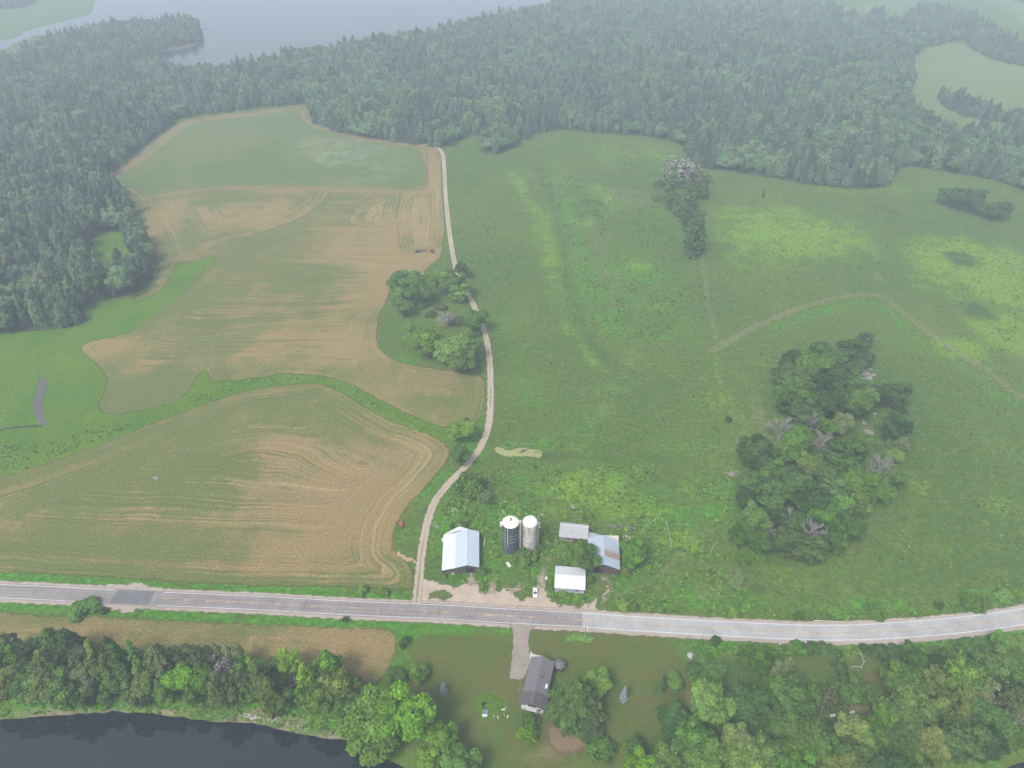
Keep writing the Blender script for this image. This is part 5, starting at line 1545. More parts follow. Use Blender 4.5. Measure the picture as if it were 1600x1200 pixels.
# ------------------------------------------------------------------ white and blue barn
c, rz, Wd, Ln = fit([(711.2, 887.8), (748.7, 886.2), (748.7, 830.6), (712.5, 831.2)], 3.6)
r = root('barn', (c.x, c.y, 0), 'large barn with pale blue gable roof and white lean-to roof beside the lane', 'barn', None, rz)
T = gable(r, Wd, Ln, 3.6, 1.6, (BLUE_TIN, BLUE_TIN), DK_WOOD)
hw, hl = Wd / 2, Ln / 2
m = MB(); q = [(-hw + .1, -hl + .15, 3.45), (-hw + .1, hl - .1, 3.45), (-hw - 5.5, hl - .1, 2.1), (-hw - 5.5, -hl + .15, 2.1)]
m.slab(up(q), .1); ribs(m, *q); o = m.build('lean_to_roof', WHITE_TIN, r)
m = MB(); m.add([(-hw - 5.2, -hl + .5, -.3), (-hw + .3, -hl + .5, -.3), (-hw + .3, -hl + .5, 3.3), (-hw - 5.2, -hl + .5, 2.05), (-hw - 5.2, hl - .5, -.3), (-hw - 5.2, hl - .5, 2.05), (-hw + .3, hl - .5, 3.3), (-hw + .3, hl - .5, -.3)],
              [(0, 1, 2, 3), (4, 0, 3, 5), (7, 4, 5, 6)]); m.build('lean_to_wall', DK_WOOD, r)
m = MB(); q = up([(-hw - 5.3, hl - .08, 2.16), (-hw + 1.4, hl - .08, 4.7), (-hw + 1.4, hl + 2.4, 4.55), (-hw - 5.0, hl + .6, 2.1)]); m.slab(q, .1)
q = up([(-hw + 1.4, hl - .08, 4.7), (hw * .1, hl - .08, 5.12), (hw * .1, hl + .7, 4.6), (-hw + 1.4, hl + 2.4, 4.55)]); m.slab(q, .1); m.build('rear_roof', WHITE_TIN, r)
panel(r, 'doorway', INSIDE, (1.2, -hl + .33, 1.5), (3.4, .06, 3.3))
panel(r, 'door', RED_WOOD, (3.4, -hl + .30, 1.3), (1.5, .08, 2.9))
for xx_ in (-3.2, -1.6): panel(r, 'window', GLASSD, (xx_, -hl + .33, 1.9), (.9, .06, .8))
MB().box((-hw - 1.0, -hl - .2, .5), (1.6, .5, 1.0), .2).build('plank_stack', WEATH, r)

# ------------------------------------------------------------------ silos
def silo_material(name, a, b, ringc, stain):
    s = N(name)
    p = s.node('ShaderNodeTexCoord').outputs['Object']; x = s.sep(p)
    an = s.math('ARCTAN2', x[1], x[0])
    v = s.noise(s.comb(s.math('MULTIPLY', an, 2.2), s.math('MULTIPLY', x[2], .10), 0.), 1.0, 4, .65)
    g = s.noise(p, .9, 4, .7)
    c = s.mix(s.maprange(s.math('ADD', s.math('MULTIPLY', v, .7), s.math('MULTIPLY', g, .3)), .40, .60), a, b)
    c = s.mix(s.maprange(s.noise(s.comb(an, s.math('MULTIPLY', x[2], .25), 4.), 1.4, 4, .7), .55, .70, 0, stain), c, (.13, .10, .085))
    # stave joints
    k = s.math('FRACT', s.math('MULTIPLY', x[2], 1.3)); c = s.mulc(c, s.maprange(k, 0, .08, .86, 1.0))
    return s.finish(c, .85, .2)


NAVY = silo_material('navy_silo_staves', (.045, .058, .072), (.070, .088, .105), None, .25)
STAVE = silo_material('stained_silo_staves', (.24, .215, .21), (.56, .52, .50), None, .75)
DOME_W = metal_roof('white_dome_sheet', (.72, .71, .66), .06)
DOME_C = metal_roof('cream_dome_sheet', (.66, .64, .54), .08, (.40, .36, .28), -.04)


def silo(px, base_px, R, Hh, label, stave, dome, rise, hoops):
    p = Vector((px[0], px[1], 0))
    r = root('silo', p, label, 'silo', 'pair of farm silos')
    m = MB(); m.lathe([(R, -.3), (R, Hh)], 40); m.build('barrel', stave, r, True)
    prof = [(R + .12, Hh - .05), (R + .12, Hh + .12)]
    for i in range(1, 7):
        a = i / 7 * math.pi / 2
        prof.append(((R + .05) * math.cos(a), Hh + .12 + rise * math.sin(a)))
    prof.append((.05, Hh + .13 + rise))
    m = MB(); m.lathe(prof, 40)
    ob = m.build('dome', dome, r, True)
    m = MB()
    for k in range(14):
        a = 2 * math.pi * k / 14
        pts = [((R + .07) * math.cos(b) * math.cos(a), (R + .07) * math.cos(b) * math.sin(a), Hh + .14 + rise * math.sin(b)) for b in (.0, .35, .7, 1.1, 1.5)]
        m.tube(pts, .035, 4)
    m.build('dome_seams', dome, r)
    for z in hoops:
        m = MB(); m.lathe([(R + .02, z - .05), (R + .07, z - .05), (R + .07, z + .05), (R + .02, z + .05)], 40); m.build('hoop', STEEL if 7 < z < 12 and len(hoops) > 5 else DSTEEL, r)
    return r


s1 = silo((-.55, 203.9), None, 3.45, 16.3, 'dark navy silo with cream domed cap and white hoops, left of the pair', NAVY, DOME_C, 1.1, (2.2, 4.0, 5.8, 7.6, 9.4, 11.2, 13.0, 14.8))
MB().tube([(-1.25, -3.6, 5.0), (-1.25, -3.6, 16.2), (-1.0, -3.1, 17.0), (-.2, -.6, 17.75), (.1, .1, 17.6)], .11, 8).build('filler_pipe', WPAINT, s1)
MB().tube([(-.2, -.6, 17.8), (.15, .5, 18.1), (.2, .9, 17.5)], .22, 8).build('filler_spout', DSTEEL, s1)
m = MB(); m.box((-3.8, .2, 15.2), (1.3, 1.4, 1.1)); m.box((-3.8, .2, 14.5), (1.5, 1.7, .1)); m.build('loft_box', WPAINT, s1)
m = MB(); m.box((3.95, .2, 8.2), (.95, 1.3, 16.4)); m.box((3.95, .2, 16.5), (1.1, 1.5, .15)); m.build('chute', STEEL, s1)
MB().tube([(-2.35, -2.6, .1), (-2.35, -2.6, 16.0)], .05, 6).build('cable', WPAINT, s1)
s2 = silo((7.55, 204.3), None, 3.05, 16.0, 'stained pale concrete silo with white domed cap, right of the pair', STAVE, DOME_W, 2.0, (3.0, 6.0, 9.0, 12.0))
m = MB(); m.box((3.3, .8, 7.0), (.8, 1.0, 14.0)); m.box((3.55, .6, 14.6), (1.2, 1.5, .12)); m.box((3.6, .2, 13.0), (1.1, 1.0, .12)); m.build('chute', STEEL, s2)
m = MB()
for sx_ in (-.25, .25): m.tube([(1.2 + sx_, -2.95, .2), (1.2 + sx_, -2.95, 15.9)], .04, 5)
for k in range(38): m.tube([(.95, -2.95, .5 + k * .41), (1.45, -2.95, .5 + k * .41)], .03, 4)
m.build('ladder', WPAINT, s2)
m = MB(); m.box((-1.5, -2.62, 16.1), (.9, .6, .5), .5); m.build('hatch', WPAINT, s2)

# ------------------------------------------------------------------ three sheds on the right of the yard
c, rz, Wd, Ln = fit([(873.8, 838.5), (918, 843), (920.6, 820), (875, 816)], 3.0)
r = root('shed', (c.x, c.y, 0), 'long low shed with ribbed grey roof behind the leafy tree', 'shed', None, rz)
T = gable(r, Ln, Wd, 3.0, 1.7, (GREY_TIN, WHITE_TIN), GREY_WOOD, 'x', off=1.3, seams=.75)
# local x runs along the building, front is -y
fy = -Ln / 2 + .33
panel(r, 'door', RED_WOOD, (.9, fy - .04, 1.2), (2.0, .08, 2.5)); panel(r, 'doorway', INSIDE, (4.2, fy - .02, 1.2), (2.2, .06, 2.4)); panel(r, 'window', GLASSD, (-2.2, fy - .02, 1.6), (1.1, .06, .8))

c, rz, Wd, Ln = fit([(918.5, 886.5), (968, 890.6), (968, 843.7), (918.1, 841.9)], 3.5)
r = root('barn', (c.x, c.y, 0), 'gabled barn with weathered blue roof and a rusty band, right of the sheds', 'barn', None, rz)
T = gable(r, Wd, Ln, 3.5, 2.7, (OLD_TIN, OLD_TIN), DK_WOOD, seams=.8)
hw, hl = Wd / 2, Ln / 2
k = -2.7 / hw
for (y0, y1, mt, lab) in ((-3.2, -.2, RUST_TIN, 'rusty brown roof sheets'), (.1, .9, GREY_TIN, 'grey roof sheet')):
    q = [(.2, y0, 6.2 + k * .2 + .06), (.2, y1, 6.2 + k * .2 + .06), (hw + .02, y1, 3.5 + .06), (hw + .02, y0, 3.5 + .06)]
    m = MB(); m.slab(up(q), .03); ribs(m, *q, .8); o = m.build('roof_sheet', mt, r); o['label'] = lab
panel(r, 'doorway', INSIDE, (-2.0, -hl + .33, 1.5), (3.6, .06, 3.0)); panel(r, 'doorway', RED_WOOD, (2.4, -hl + .33, 1.6), (4.2, .06, 3.2))
panel(r, 'window', GLASSD, (0, -hl + .33, 4.3), (1.0, .06, .8))
m = MB(); m.slab(up([(-hw - .1, hl + .1, 3.1), (.2, hl + .1, 3.5), (.2, hl + 2.6, 3.0), (-hw - .1, hl + 4.6, 2.6)]), .1); m.build('rear_roof', GREY_TIN, r)
MB().box((-hw / 2, hl + 1.2, 1.15), (hw - .6, 2.0, 2.5)).build('rear_wall', GREY_WOOD, r)
m = MB(); m.slab(up([(.5, hl + .1, 3.55), (hw, hl - .2, 2.9), (hw, hl + 3.4, 2.7), (.5, hl + 2.5, 3.3)]), .1); m.build('rear_lean_to_roof', CREAM_TIN, r)
MB().box((hw / 2 + .1, hl + 1.3, 1.15), (hw - .8, 2.2, 2.5)).build('rear_wall', DK_WOOD, r)

c, rz, Wd, Ln = fit([(866.9, 918.8), (915, 921.9), (914.4, 888.8), (866.9, 882.5)], 2.6)
r = root('shed', (c.x, c.y, 0), 'small shed with bright white metal roof nearest the road', 'shed', None, rz)
T = gable(r, Ln, Wd, 2.6, 1.6, (WHITE_TIN, WHITE_TIN), GREY_STEEL, 'x', seams=.75)
panel(r, 'door', GREY_TIN, (-2.5, -Ln / 2 + .30, 1.05), (2.4, .08, 2.1)); panel(r, 'skirting', CONC, (0, -Ln / 2 + .31, .12), (Wd - .7, .06, .4))
panel(r, 'window', GLASSD, (2.8, -Ln / 2 + .33, 1.5), (1.0, .06, .7))

# ------------------------------------------------------------------ bungalow
HE = 3.9
c, rz, Wd, Ln = fit([(810, 1098.7), (850.7, 1108.7), (866.7, 1033), (832, 1027.3)], HE)
r = root('bungalow', (c.x, c.y, 0), 'long bungalow with grey shingle roof and white gable balcony at the driveway', 'house', None, rz)
hw, hl = Wd / 2, Ln / 2
gable(r, Wd, Ln, HE, 1.9, (SHINGLE, SHINGLE), SIDING, seams=0, over=.45)
rs = 4.6                                     # newer front part of the roof
for sd_ in (-1, 1):
    m = MB(); m.slab(up([(0, -hl - .5, HE + 2.06), (0, -hl + rs, HE + 2.06), (sd_ * (hw + .55), -hl + rs, HE - .10), (sd_ * (hw + .55), -hl - .5, HE - .10)]), .13)
    o = m.build('front_roof', SHINGLE2, r); o['label'] = 'darker shingle roof of the gable end'
MB().box((0, -hl + rs / 2 - .25, HE + 2.08), (.3, rs + .55, .08)).build('front_ridge', SHINGLE, r)
fy = -hl + .45
panel(r, 'balcony_opening', GLASSD, (0, fy - .02, 4.0), (3.0, .05, 2.4))
for sx_ in (-1, 1):
    m = MB(); m.add([(sx_ * 1.75, fy - .04, 4.25), (sx_ * 1.75, fy - .04, 5.0), (sx_ * 3.4, fy - .04, 4.4), (sx_ * 3.4, fy - .04, 4.2)], [(0, 1, 2, 3) if sx_ > 0 else (3, 2, 1, 0)])
    m.build('window', GLASSD, r)
m = MB(); m.box((0, fy - .75, 2.75), (3.4, 1.5, .14)); b = m.build('balcony', WPAINT, r)
m = MB()
m.box((0, fy - 1.45, 3.75), (3.4, .08, .10)); m.box((0, fy - 1.45, 3.05), (3.4, .06, .08))
for k in range(13): m.box((-1.65 + k * .275, fy - 1.45, 3.35), (.06, .05, .8))
for sx_ in (-1.66, 1.66): m.box((sx_, fy - .7, 3.75), (.08, 1.4, .1)); m.box((sx_, fy - 1.4, 1.2), (.14, .14, 2.9))
m.build('railing', WPAINT, b)
for xx_ in (-.75, 0, .75): panel(r, 'balcony_chair', WPAINT, (xx_, fy - .7, 3.05), (.45, .45, .5))
panel(r, 'foundation', CONC, (0, fy - .03, .5), (Wd - .9, .1, 1.3))
panel(r, 'patio_door', GLASSD, (-.2, fy - .06, 1.7), (2.0, .06, 1.9)); panel(r, 'window', GLASSD, (2.7, fy - .06, 1.9), (1.1, .06, 1.0))
for yy_ in (-6, -2.5, 1.2, 5.0):
    panel(r, 'window', GLASSD, (-hw + .42, yy_, 2.7), (.06, 1.3, 1.1)); panel(r, 'window', GLASSD, (hw - .42, yy_ - .6, 2.7), (.06, 1.3, 1.1))
MB().box((1.3, 1.4, HE + 1.95), (.55, .55, .9)).build('chimney', plain('chimney_brick', (.15, .09, .07), .9), r)
m = MB(); m.box((hw - .9, -1.2, HE + .75), (.9, 1.7, .1), 0, 0, math.radians(-23)); m.build('skylight', WPAINT, r)
m = MB(); m.tube([(1.9, -6.5, HE + 1.2), (1.9, -6.5, HE + 1.9)], .08, 8); m.build('vent_pipe', STEEL, r)
panel(r, 'side_deck', boards('cedar_deck', (.30, .15, .09), (.24, .12, .08)), (hw + .5, -hl + 4.0, .9), (1.3, 3.2, .2))


def pavilion(name, px, R, he, rise, label, cat, roofm, postm, n=8):
    p = P(px[0], px[1], he)
    r = root(name, (p.x, p.y, 0), label, cat, None, .2)
    m = MB(); v = []
    for k in range(n):
        a = 2 * math.pi * k / n
        v.append((R * math.cos(a), R * math.sin(a), he))
    v2 = [(x * .55, y * .55, he + rise * .65) for x, y, z in v]
    v += v2 + [(0, 0, he + rise)]
    f = [(k, (k + 1) % n, n + (k + 1) % n, n + k) for k in range(n)] + [(n + k, n + (k + 1) % n, 2 * n) for k in range(n)]
    m.add(v, f)
    m.build('roof', roofm, r)
    m = MB()
    for k in range(n):
        a = 2 * math.pi * k / n
        m.tube([(R * 1.0 * math.cos(a), R * math.sin(a), he), (R * .55 * math.cos(a), R * .55 * math.sin(a), he + rise * .65), (0, 0, he + rise)], .05, 5)
    m.build('roof_ribs', postm, r)
    for k in range(n):
        a = 2 * math.pi * k / n
        MB().box((R * .9 * math.cos(a), R * .9 * math.sin(a), he / 2), (.12, .12, he), a).build('post', postm, r)
    m = MB(); m.lathe([(R * .9, .05), (R * .9, he * .42)], n); m.build('panel', postm, r)
    return r


pavilion('gazebo', (874.5, 1037), 2.3, 2.5, 1.4, 'octagonal grey gazebo at the back corner of the bungalow', 'gazebo', SHINGLE, DK_WOOD)
pavilion('round_hut', (1080, 1024), 1.55, 1.9, .9, 'small round grey hut at the lawn edge beside the domed bush', 'hut', GREY_TIN, WEATH)

# ------------------------------------------------------------------ car
def car(loc, rz, label):
    paint = plain('white_car_paint', (.80, .80, .80), .3, .5, 0, .03)
    r = root('parked_car', loc, label, 'car', None, rz)
    # profile along y: front is -y; half widths per station
    st = [(-2.30, .78, .42, .62), (-2.15, .86, .36, .78), (-1.5, .92, .34, .92), (-.95, .93, .34, 1.00), (1.6, .93, .34, 1.05), (2.1, .90, .40, 1.02), (2.28, .82, .45, .90)]
    v = []; f = []
    for (y, w, z0, z1) in st:
        v += [(-w, y, z0), (-w * 1.0, y, (z0 + z1) * .55), (-w * .90, y, z1), (w * .90, y, z1), (w, y, (z0 + z1) * .55), (w, y, z0)]
    n = 6
    for i in range(len(st) - 1):
        for k in range(n):
            f.append((i * n + k, i * n + (k + 1) % n, (i + 1) * n + (k + 1) % n, (i + 1) * n + k))
    f.append(tuple(range(n))[::-1]); f.append(tuple((len(st) - 1) * n + k for k in range(n)))
    MB().add(v, f).build('body', paint, r)
    # greenhouse: glass with roof panel above
    cab = [(-1.05, .80, 1.00), (-.25, .68, 1.52), (1.25, .66, 1.56), (2.05, .78, 1.05)]
    v = []; f = []
    for (y, w, z) in cab: v += [(-w, y, z), (w, y, z)]
    v += [(-.82, -1.05, .98), (.82, -1.05, .98), (-.82, 2.05, .98), (.82, 2.05, .98)]
    f = [(0, 1, 3, 2), (4, 5, 7, 6), (0, 2, 4, 6), (1, 7, 5, 3), (2, 3, 5, 4)]
    MB().add(v, f).build('glass', GLASSD, r)
    m = MB(); m.slab([(-.69, -.32, 1.57), (.69, -.32, 1.57), (.67, 1.42, 1.60), (-.67, 1.42, 1.60)], .05); rf = m.build('roof', paint, r)
    MB().box((0, .1, 1.585), (.62, .5, .03)).build('sunroof', GLASSD, rf)
    m = MB(); m.box((0, 1.0, 1.64), (.9, .06, .05)); m.build('roof_bar', DSTEEL, rf)
    for sx_ in (-1, 1):
        m = MB(); m.tube([(sx_ * .80, -1.0, 1.0), (sx_ * .69, -.26, 1.55)], .045, 5); m.tube([(sx_ * .67, 1.3, 1.58), (sx_ * .79, 2.05, 1.04)], .06, 5); m.tube([(sx_ * .70, .45, 1.56), (sx_ * .84, .45, 1.02)], .05, 5); m.build('pillar', paint, r)
        MB().box((sx_ * 1.0, -.75, 1.05), (.22, .14, .15)).build('mirror', paint, r)
        MB().box((sx_ * .62, -2.27, .70), (.36, .08, .14)).build('headlight', STEEL, r)
        MB().box((sx_ * .70, 2.25, .85), (.26, .08, .22)).build('tail_light', plain('red_lens', (.4, .02, .02), .3), r)
        for yy_ in (-1.45, 1.42):
            m = MB(); m.tube([(sx_ * .72, yy_, .34), (sx_ * .95, yy_, .34)], .34, 16); w = m.build('wheel', RUBBER, r)
            MB().tube([(sx_ * .90, yy_, .34), (sx_ * .965, yy_, .34)], .20, 12).build('rim', STEEL, w)
    MB().box((0, -2.30, .50), (1.3, .06, .16)).build('grille', DSTEEL, r)
    return r


p = P(836.2, 927.5)
car((p.x, p.y, .1), math.radians(-1.5), 'white parked car facing the road on the farmyard gravel')

# ------------------------------------------------------------------ machines in the stubble
RED = plain('red_machine_paint', (.36, .045, .04), .45, .4, 0, .1); NAVYP = plain('navy_machine_paint', (.04, .05, .10), .5, .4, 0, .1); ORANGE = plain('rust_red_paint', (.30, .10, .06), .6, .3, 0, .15)
p = P(676, 394.5)
r = root('tractor', p, 'red tractor parked on the stubble near the lane', 'tractor', None, .5)
m = MB(); m.box((0, -1.1, 1.15), (.8, 1.9, .75)); m.box((0, -.2, .85), (.6, 3.2, .4)); m.build('hood', RED, r)
m = MB(); m.box((0, .8, 1.8), (1.4, 1.5, 1.4)); m.build('cab', GLASSD, r); MB().box((0, .8, 2.58), (1.7, 1.8, .16)).build('cab_roof', RED, r)
for sx_ in (-1, 1):
    w = MB().tube([(sx_ * .75, .9, .85), (sx_ * 1.25, .9, .85)], .85, 18).build('wheel', RUBBER, r); MB().tube([(sx_ * .9, .9, .85), (sx_ * 1.28, .9, .85)], .4, 12).build('rim', RED, w)
    w = MB().tube([(sx_ * .6, -1.6, .5), (sx_ * .9, -1.6, .5)], .5, 14).build('wheel', RUBBER, r); MB().tube([(sx_ * .7, -1.6, .5), (sx_ * .93, -1.6, .5)], .25, 10).build('rim', RED, w)
    MB().box((sx_ * 1.0, .9, 1.75), (.55, 1.3, .1)).build('fender', RED, r)
MB().tube([(.25, -1.3, 1.5), (.25, -1.3, 2.5)], .06, 6).build('exhaust', DSTEEL, r)


def implement(px, label, name, mat, rz, L):
    r = root(name, P(*px), label, 'farm machine', None, rz)
    m = MB(); m.box((0, 0, 1.0), (1.5, L, .9)); m.box((0, L * .15, 1.6), (1.2, L * .55, .5)); m.build('body', mat, r)
    MB().tube([(0, -L / 2, .7), (0, -L / 2 - 1.6, .5)], .08, 6).build('drawbar', DSTEEL, r)
    MB().box((0, L / 2 + .3, .7), (1.9, .7, .4), 0, .4).build('pickup', DSTEEL, r)
    for sx_ in (-1, 1): MB().tube([(sx_ * .85, .2, .45), (sx_ * 1.1, .2, .45)], .45, 14).build('wheel', RUBBER, r)
    return r


implement((653, 394), 'navy blue hay machine in the stubble left of the red tractor', 'hay_machine', NAVYP, 1.4, 3.4)
implement((661.5, 392), 'rust red hay machine coupled right of the navy one', 'hay_machine', ORANGE, 1.3, 2.6)
implement((627, 821), 'dark red implement parked in the grass left of the lane', 'hay_machine', ORANGE, .3, 2.6)
r = root('old_machine', P(661.5, 431.5), 'rusting grey machine at the top of the lane grove', 'farm machine', None, .8)
m = MB(); m.box((0, 0, .9), (1.6, 3.6, .8)); m.box((.3, .8, 1.5), (1.0, 1.4, .6)); m.build('body', WEATH, r)
for sx_ in (-1, 1): MB().tube([(sx_ * .9, .3, .5), (sx_ * 1.1, .3, .5)], .5, 12).build('wheel', RUBBER, r)
MB().tube([(-.8, -1.8, .6), (-2.4, -3.0, .4)], .09, 6).build('drawbar', WEATH, r)

# ------------------------------------------------------------------ poles, rails, fences
def pole(base, top_y, label, arm=True, lamp=False, lean=0.0, armrot=0.0):
    b = P(*base)
    h = 4.0
    for _ in range(40):
        # raise until the top shows at the wanted row of the photo
        v = ((CAM_H - (b.z + h)) * math.cos(PITCH) - b.y * math.sin(PITCH)) / (b.y * math.cos(PITCH) + (CAM_H - b.z - h) * math.sin(PITCH))
        if 600 + v * FOC <= top_y: break
        h += .25
    r = root('power_pole', b, label, 'power pole', 'power poles along the road', armrot)
    MB().tube([(0, 0, -.3), (lean * .5, 0, h * .5), (lean, 0, h)], [.17, .15, .12], 8).build('post', WEATH, r)
    if arm:
        a = MB().box((lean * .93, 0, h - .5), (2.4, .12, .14)).build('crossarm', WEATH, r)
        for xx_ in (-1.05, -.4, 1.05): MB().lathe([(.05, 0), (.09, .06), (.05, .14), (.08, .2), (.01, .26)], 8, (lean * .93 + xx_, 0, h - .42)).build('insulator', STEEL, a)
    if lamp:
        MB().lathe([(.01, -.45), (.28, -.42), (.32, 0), (.28, .42), (.01, .45)], 12, (.62, 0, h - 1.5)).build('transformer', WPAINT, r)
        MB().box((.3, 0, h - 1.5), (.5, .08, .08)).build('bracket', STEEL, r)
    return r


pole((913, 1002), 980, 'power pole with white transformer standing in the oval flower bed', True, True)
pole((636, 987), 969, 'power pole at the top corner of the left lawn')
pole((367, 970), 955, 'slim power pole on the south verge in front of the hay strip', False)
pole((105, 959), 945, 'leaning power pole beside the big round roadside bush', False, False, -.6)
pole((1213, 1012), 1003, 'power pole with white transformer on the south verge above the grey green tree', True, True)
pole((1469, 1010), 1000, 'power pole with slanted crossarm beside the south guardrail', True, False, .5, .9)


def guardrail(px, label, step=3.8):
    C0 = smooth_ring([P(*p) for p in px], 1.0, False)
    r = root('guardrail', (C0[0][0], C0[0][1], 0), label, 'guardrail', None)
    o = Vector((C0[0][0], C0[0][1], 0))
    m = MB()
    D = np.gradient(C0, axis=0); D /= np.linalg.norm(D, axis=1)[:, None]; Nn = np.column_stack([-D[:, 1], D[:, 0]])
    prof = [(.0, .78), (-.06, .72), (.0, .64), (-.06, .56), (.0, .50)]
    v = []
    for z_off, zz in prof:
        for q, nn in zip(C0, Nn): v.append((q[0] + nn[0] * z_off - o.x, q[1] + nn[1] * z_off - o.y, zz))
    for z_off, zz in prof[::-1]:
        for q, nn in zip(C0, Nn): v.append((q[0] + nn[0] * (z_off + .05) - o.x, q[1] + nn[1] * (z_off + .05) - o.y, zz + (.015 if zz == .78 else 0)))
    n = len(C0); f = []
    for j in range(9):
        for i in range(n - 1): f.append((j * n + i, j * n + i + 1, (j + 1) * n + i + 1, (j + 1) * n + i))
    m.add(v, f); m.build('beam', GREYRAIL, r)
    S_ = np.concatenate([[0], np.cumsum(np.linalg.norm(np.diff(C0, axis=0), axis=1))])
    pm_ = MB().box((0, 0, .32), (.16, .16, .75)).mesh('rail_post', WEATH)
    for s_ in np.arange(.4, S_[-1], step):
        x, y = np.interp(s_, S_, C0[:, 0]), np.interp(s_, S_, C0[:, 1])
        po = link('post', pm_, parent=r); po.location = (x - o.x, y - o.y, 0)
    return r


GREYRAIL = plain('guardrail_steel', (.52, .53, .53), .5, .4, .2, .08)
guardrail([(1272, 970), (1310, 971.5), (1350, 971.3), (1400, 968), (1460, 963), (1525, 955.5)], 'long grey guardrail on the north verge at the road bend')
guardrail([(1377, 1008.5), (1410, 1006), (1440, 1003.5), (1466, 1001)], 'grey guardrail on the south verge ending at the power pole')


def rail_fence(px, posts, label, hgt=1.2, rails=2, mat=None, name='rail_fence', cat='fence'):
    mat = mat or WEATH
    a = [P(*p) for p in px]
    o = a[0]
    r = root(name, o, label, cat, None)
    pts = smooth_ring(a, .8, False)
    S_ = np.concatenate([[0], np.cumsum(np.linalg.norm(np.diff(pts, axis=0), axis=1))])
    pos_ = [(np.interp(s_, S_, pts[:, 0]) - o.x, np.interp(s_, S_, pts[:, 1]) - o.y) for s_ in np.linspace(0, S_[-1], posts)]
    pm_ = MB().box((0, 0, hgt / 2), (.18, .18, hgt + .25)).mesh('fence_post', mat)
    for x, y in pos_:
        po = link('post', pm_, parent=r); po.location = (x, y, 0)
    for k in range(rails):
        z = hgt * (.9 - .38 * k)
        MB().tube([(x, y + .1, z) for x, y in pos_], .07, 5).build('rail', mat, r)
    return r


rail_fence([(945, 822), (962, 824.5), (975, 826), (992, 827.5)], 7, 'wooden rail fence behind the rusty roofed barn', 1.5, 3)
rail_fence([(1007, 824), (1016, 819), (1027, 812)], 3, 'short pale rail fence in the weeds right of the barn', .9, 1, STEEL)
rail_fence([(1042, 818), (1045, 835), (1049, 855)], 5, 'thin pale wire fence running toward the road right of the barn', 1.0, 1, STEEL)
rail_fence([(1331, 1043.5), (1350.5, 1042.5), (1349, 1033), (1345, 1022)], 4, 'white bent rail barrier on the grass in the riverside wood', .7, 1, WPAINT)
rail_fence([(1110, 866), (1112, 858), (1120, 850)], 3, 'bare grey rail in the grass left of the rocky knoll', .8, 1, STEEL)

# ------------------------------------------------------------------ small things lying about
def rock_mesh(name, seed, mat, r0=1.0, flat=.6):
    import bmesh
    bm = bmesh.new(); bmesh.ops.create_icosphere(bm, subdivisions=3, radius=r0)
    rr = random.Random(seed)
    dirs = [Vector((rr.gauss(0, 1), rr.gauss(0, 1), rr.gauss(0, 1))).normalized() for _ in range(9)]
    for v in bm.verts:
        n = v.co.normalized()
        k = min(1.0, min((.72 / max(n.dot(d), .05)) for d in dirs))
        v.co = n * r0 * k * (1 + .05 * math.sin(9 * n.x + seed) * math.cos(7 * n.y)); v.co.z *= flat
    me = bpy.data.meshes.new(name); bm.to_mesh(me); bm.free(); me.materials.append(mat)
    return me


STONE = plain('pale_rock', (.20, .185, .165), .9, .1, 0, .2, .8); STONE2 = plain('grey_rock', (.21, .20, .19), .9, .1, 0, .2, .8)
ROCKS = [rock_mesh('rock', i, STONE) for i in range(3)] + [rock_mesh('rock', 9, STONE2)]


def rock(px, py, size, label, group=None, i=0, flat=1.0):
    o = link('boulder', ROCKS[i % 4], label=label, cat='boulder', group=group)
    o.location = P(px, py); o.scale = (size, size * .75, size * .7 * flat); o.rotation_euler = (0, 0, (px * 7.3) % 6.28)
    return o


for i, (px, py, s_) in enumerate([(1345, 578, 2.4), (1352, 584, 3.2), (1358, 590, 2.6), (1350, 593, 2.0), (1364, 586, 1.8), (1343, 588, 1.6), (1360, 577, 1.5)]):
    rock(px, py, s_, 'pale slab of the rock outcrop at the top of the knoll', 'rock outcrop slabs', i, .8)
rock(1350, 661, 1.6, 'pale boulder above the long slab on the knoll clearing', None, 1); rock(1357, 675, 2.8, 'long pale slab in the knoll clearing', None, 0, .5); rock(1367, 647, 1.5, 'single boulder at the upper edge of the knoll clearing', None, 2)
rock(704, 422, 2.2, 'pale boulder on the left edge of the lane above the grove', None, 0, .7)
rock(243, 747, 1.7, 'tan heap of stones alone in the lower stubble field', None, 1, .6)
rock(683, 823, 1.3, 'pinkish boulder between the lane and the white and blue barn', None, 2); rock(709, 797, 1.9, 'flat grey stone heap below the wide thicket', None, 3, .5)
rock(787, 799, 1.6, 'grey stone heap behind the navy silo', None, 3, .6); rock(846, 804, 1.2, 'small stone behind the stained silo', None, 0)
rock(895, 792, 1.6, 'pale stone in the weeds above the long low shed', None, 1); rock(1143, 740, 2.0, 'reddish stone patch left of the knoll trees', None, 2, .4)
rock(608, 473, 1.0, 'white stone at the left tip of the lane grove', None, 1)
for i, (px, py) in enumerate([(384, 1117), (394, 1119), (404, 1118), (412, 1121), (424, 1123), (434, 1125)]): rock(px, py, .8, 'river stone on the pale gravel bar', 'stones on the gravel bar', i, .8)


def box_thing(name, px, d, mat, label, cat, rz=0.0, extra=None):
    r = root(name, P(*px), label, cat, None, rz)
    m = MB(); m.box((0, 0, d[2] / 2), d); m.build('body', mat, r)
    MB().box((0, 0, d[2] + .03), (d[0] + .08, d[1] + .08, .06)).build('lid', mat, r)
    for a in (-1, 1): MB().box((a * d[0] * .35, 0, .04), (.12, d[1] + .1, .08)).build('skid', WEATH, r)
    return r


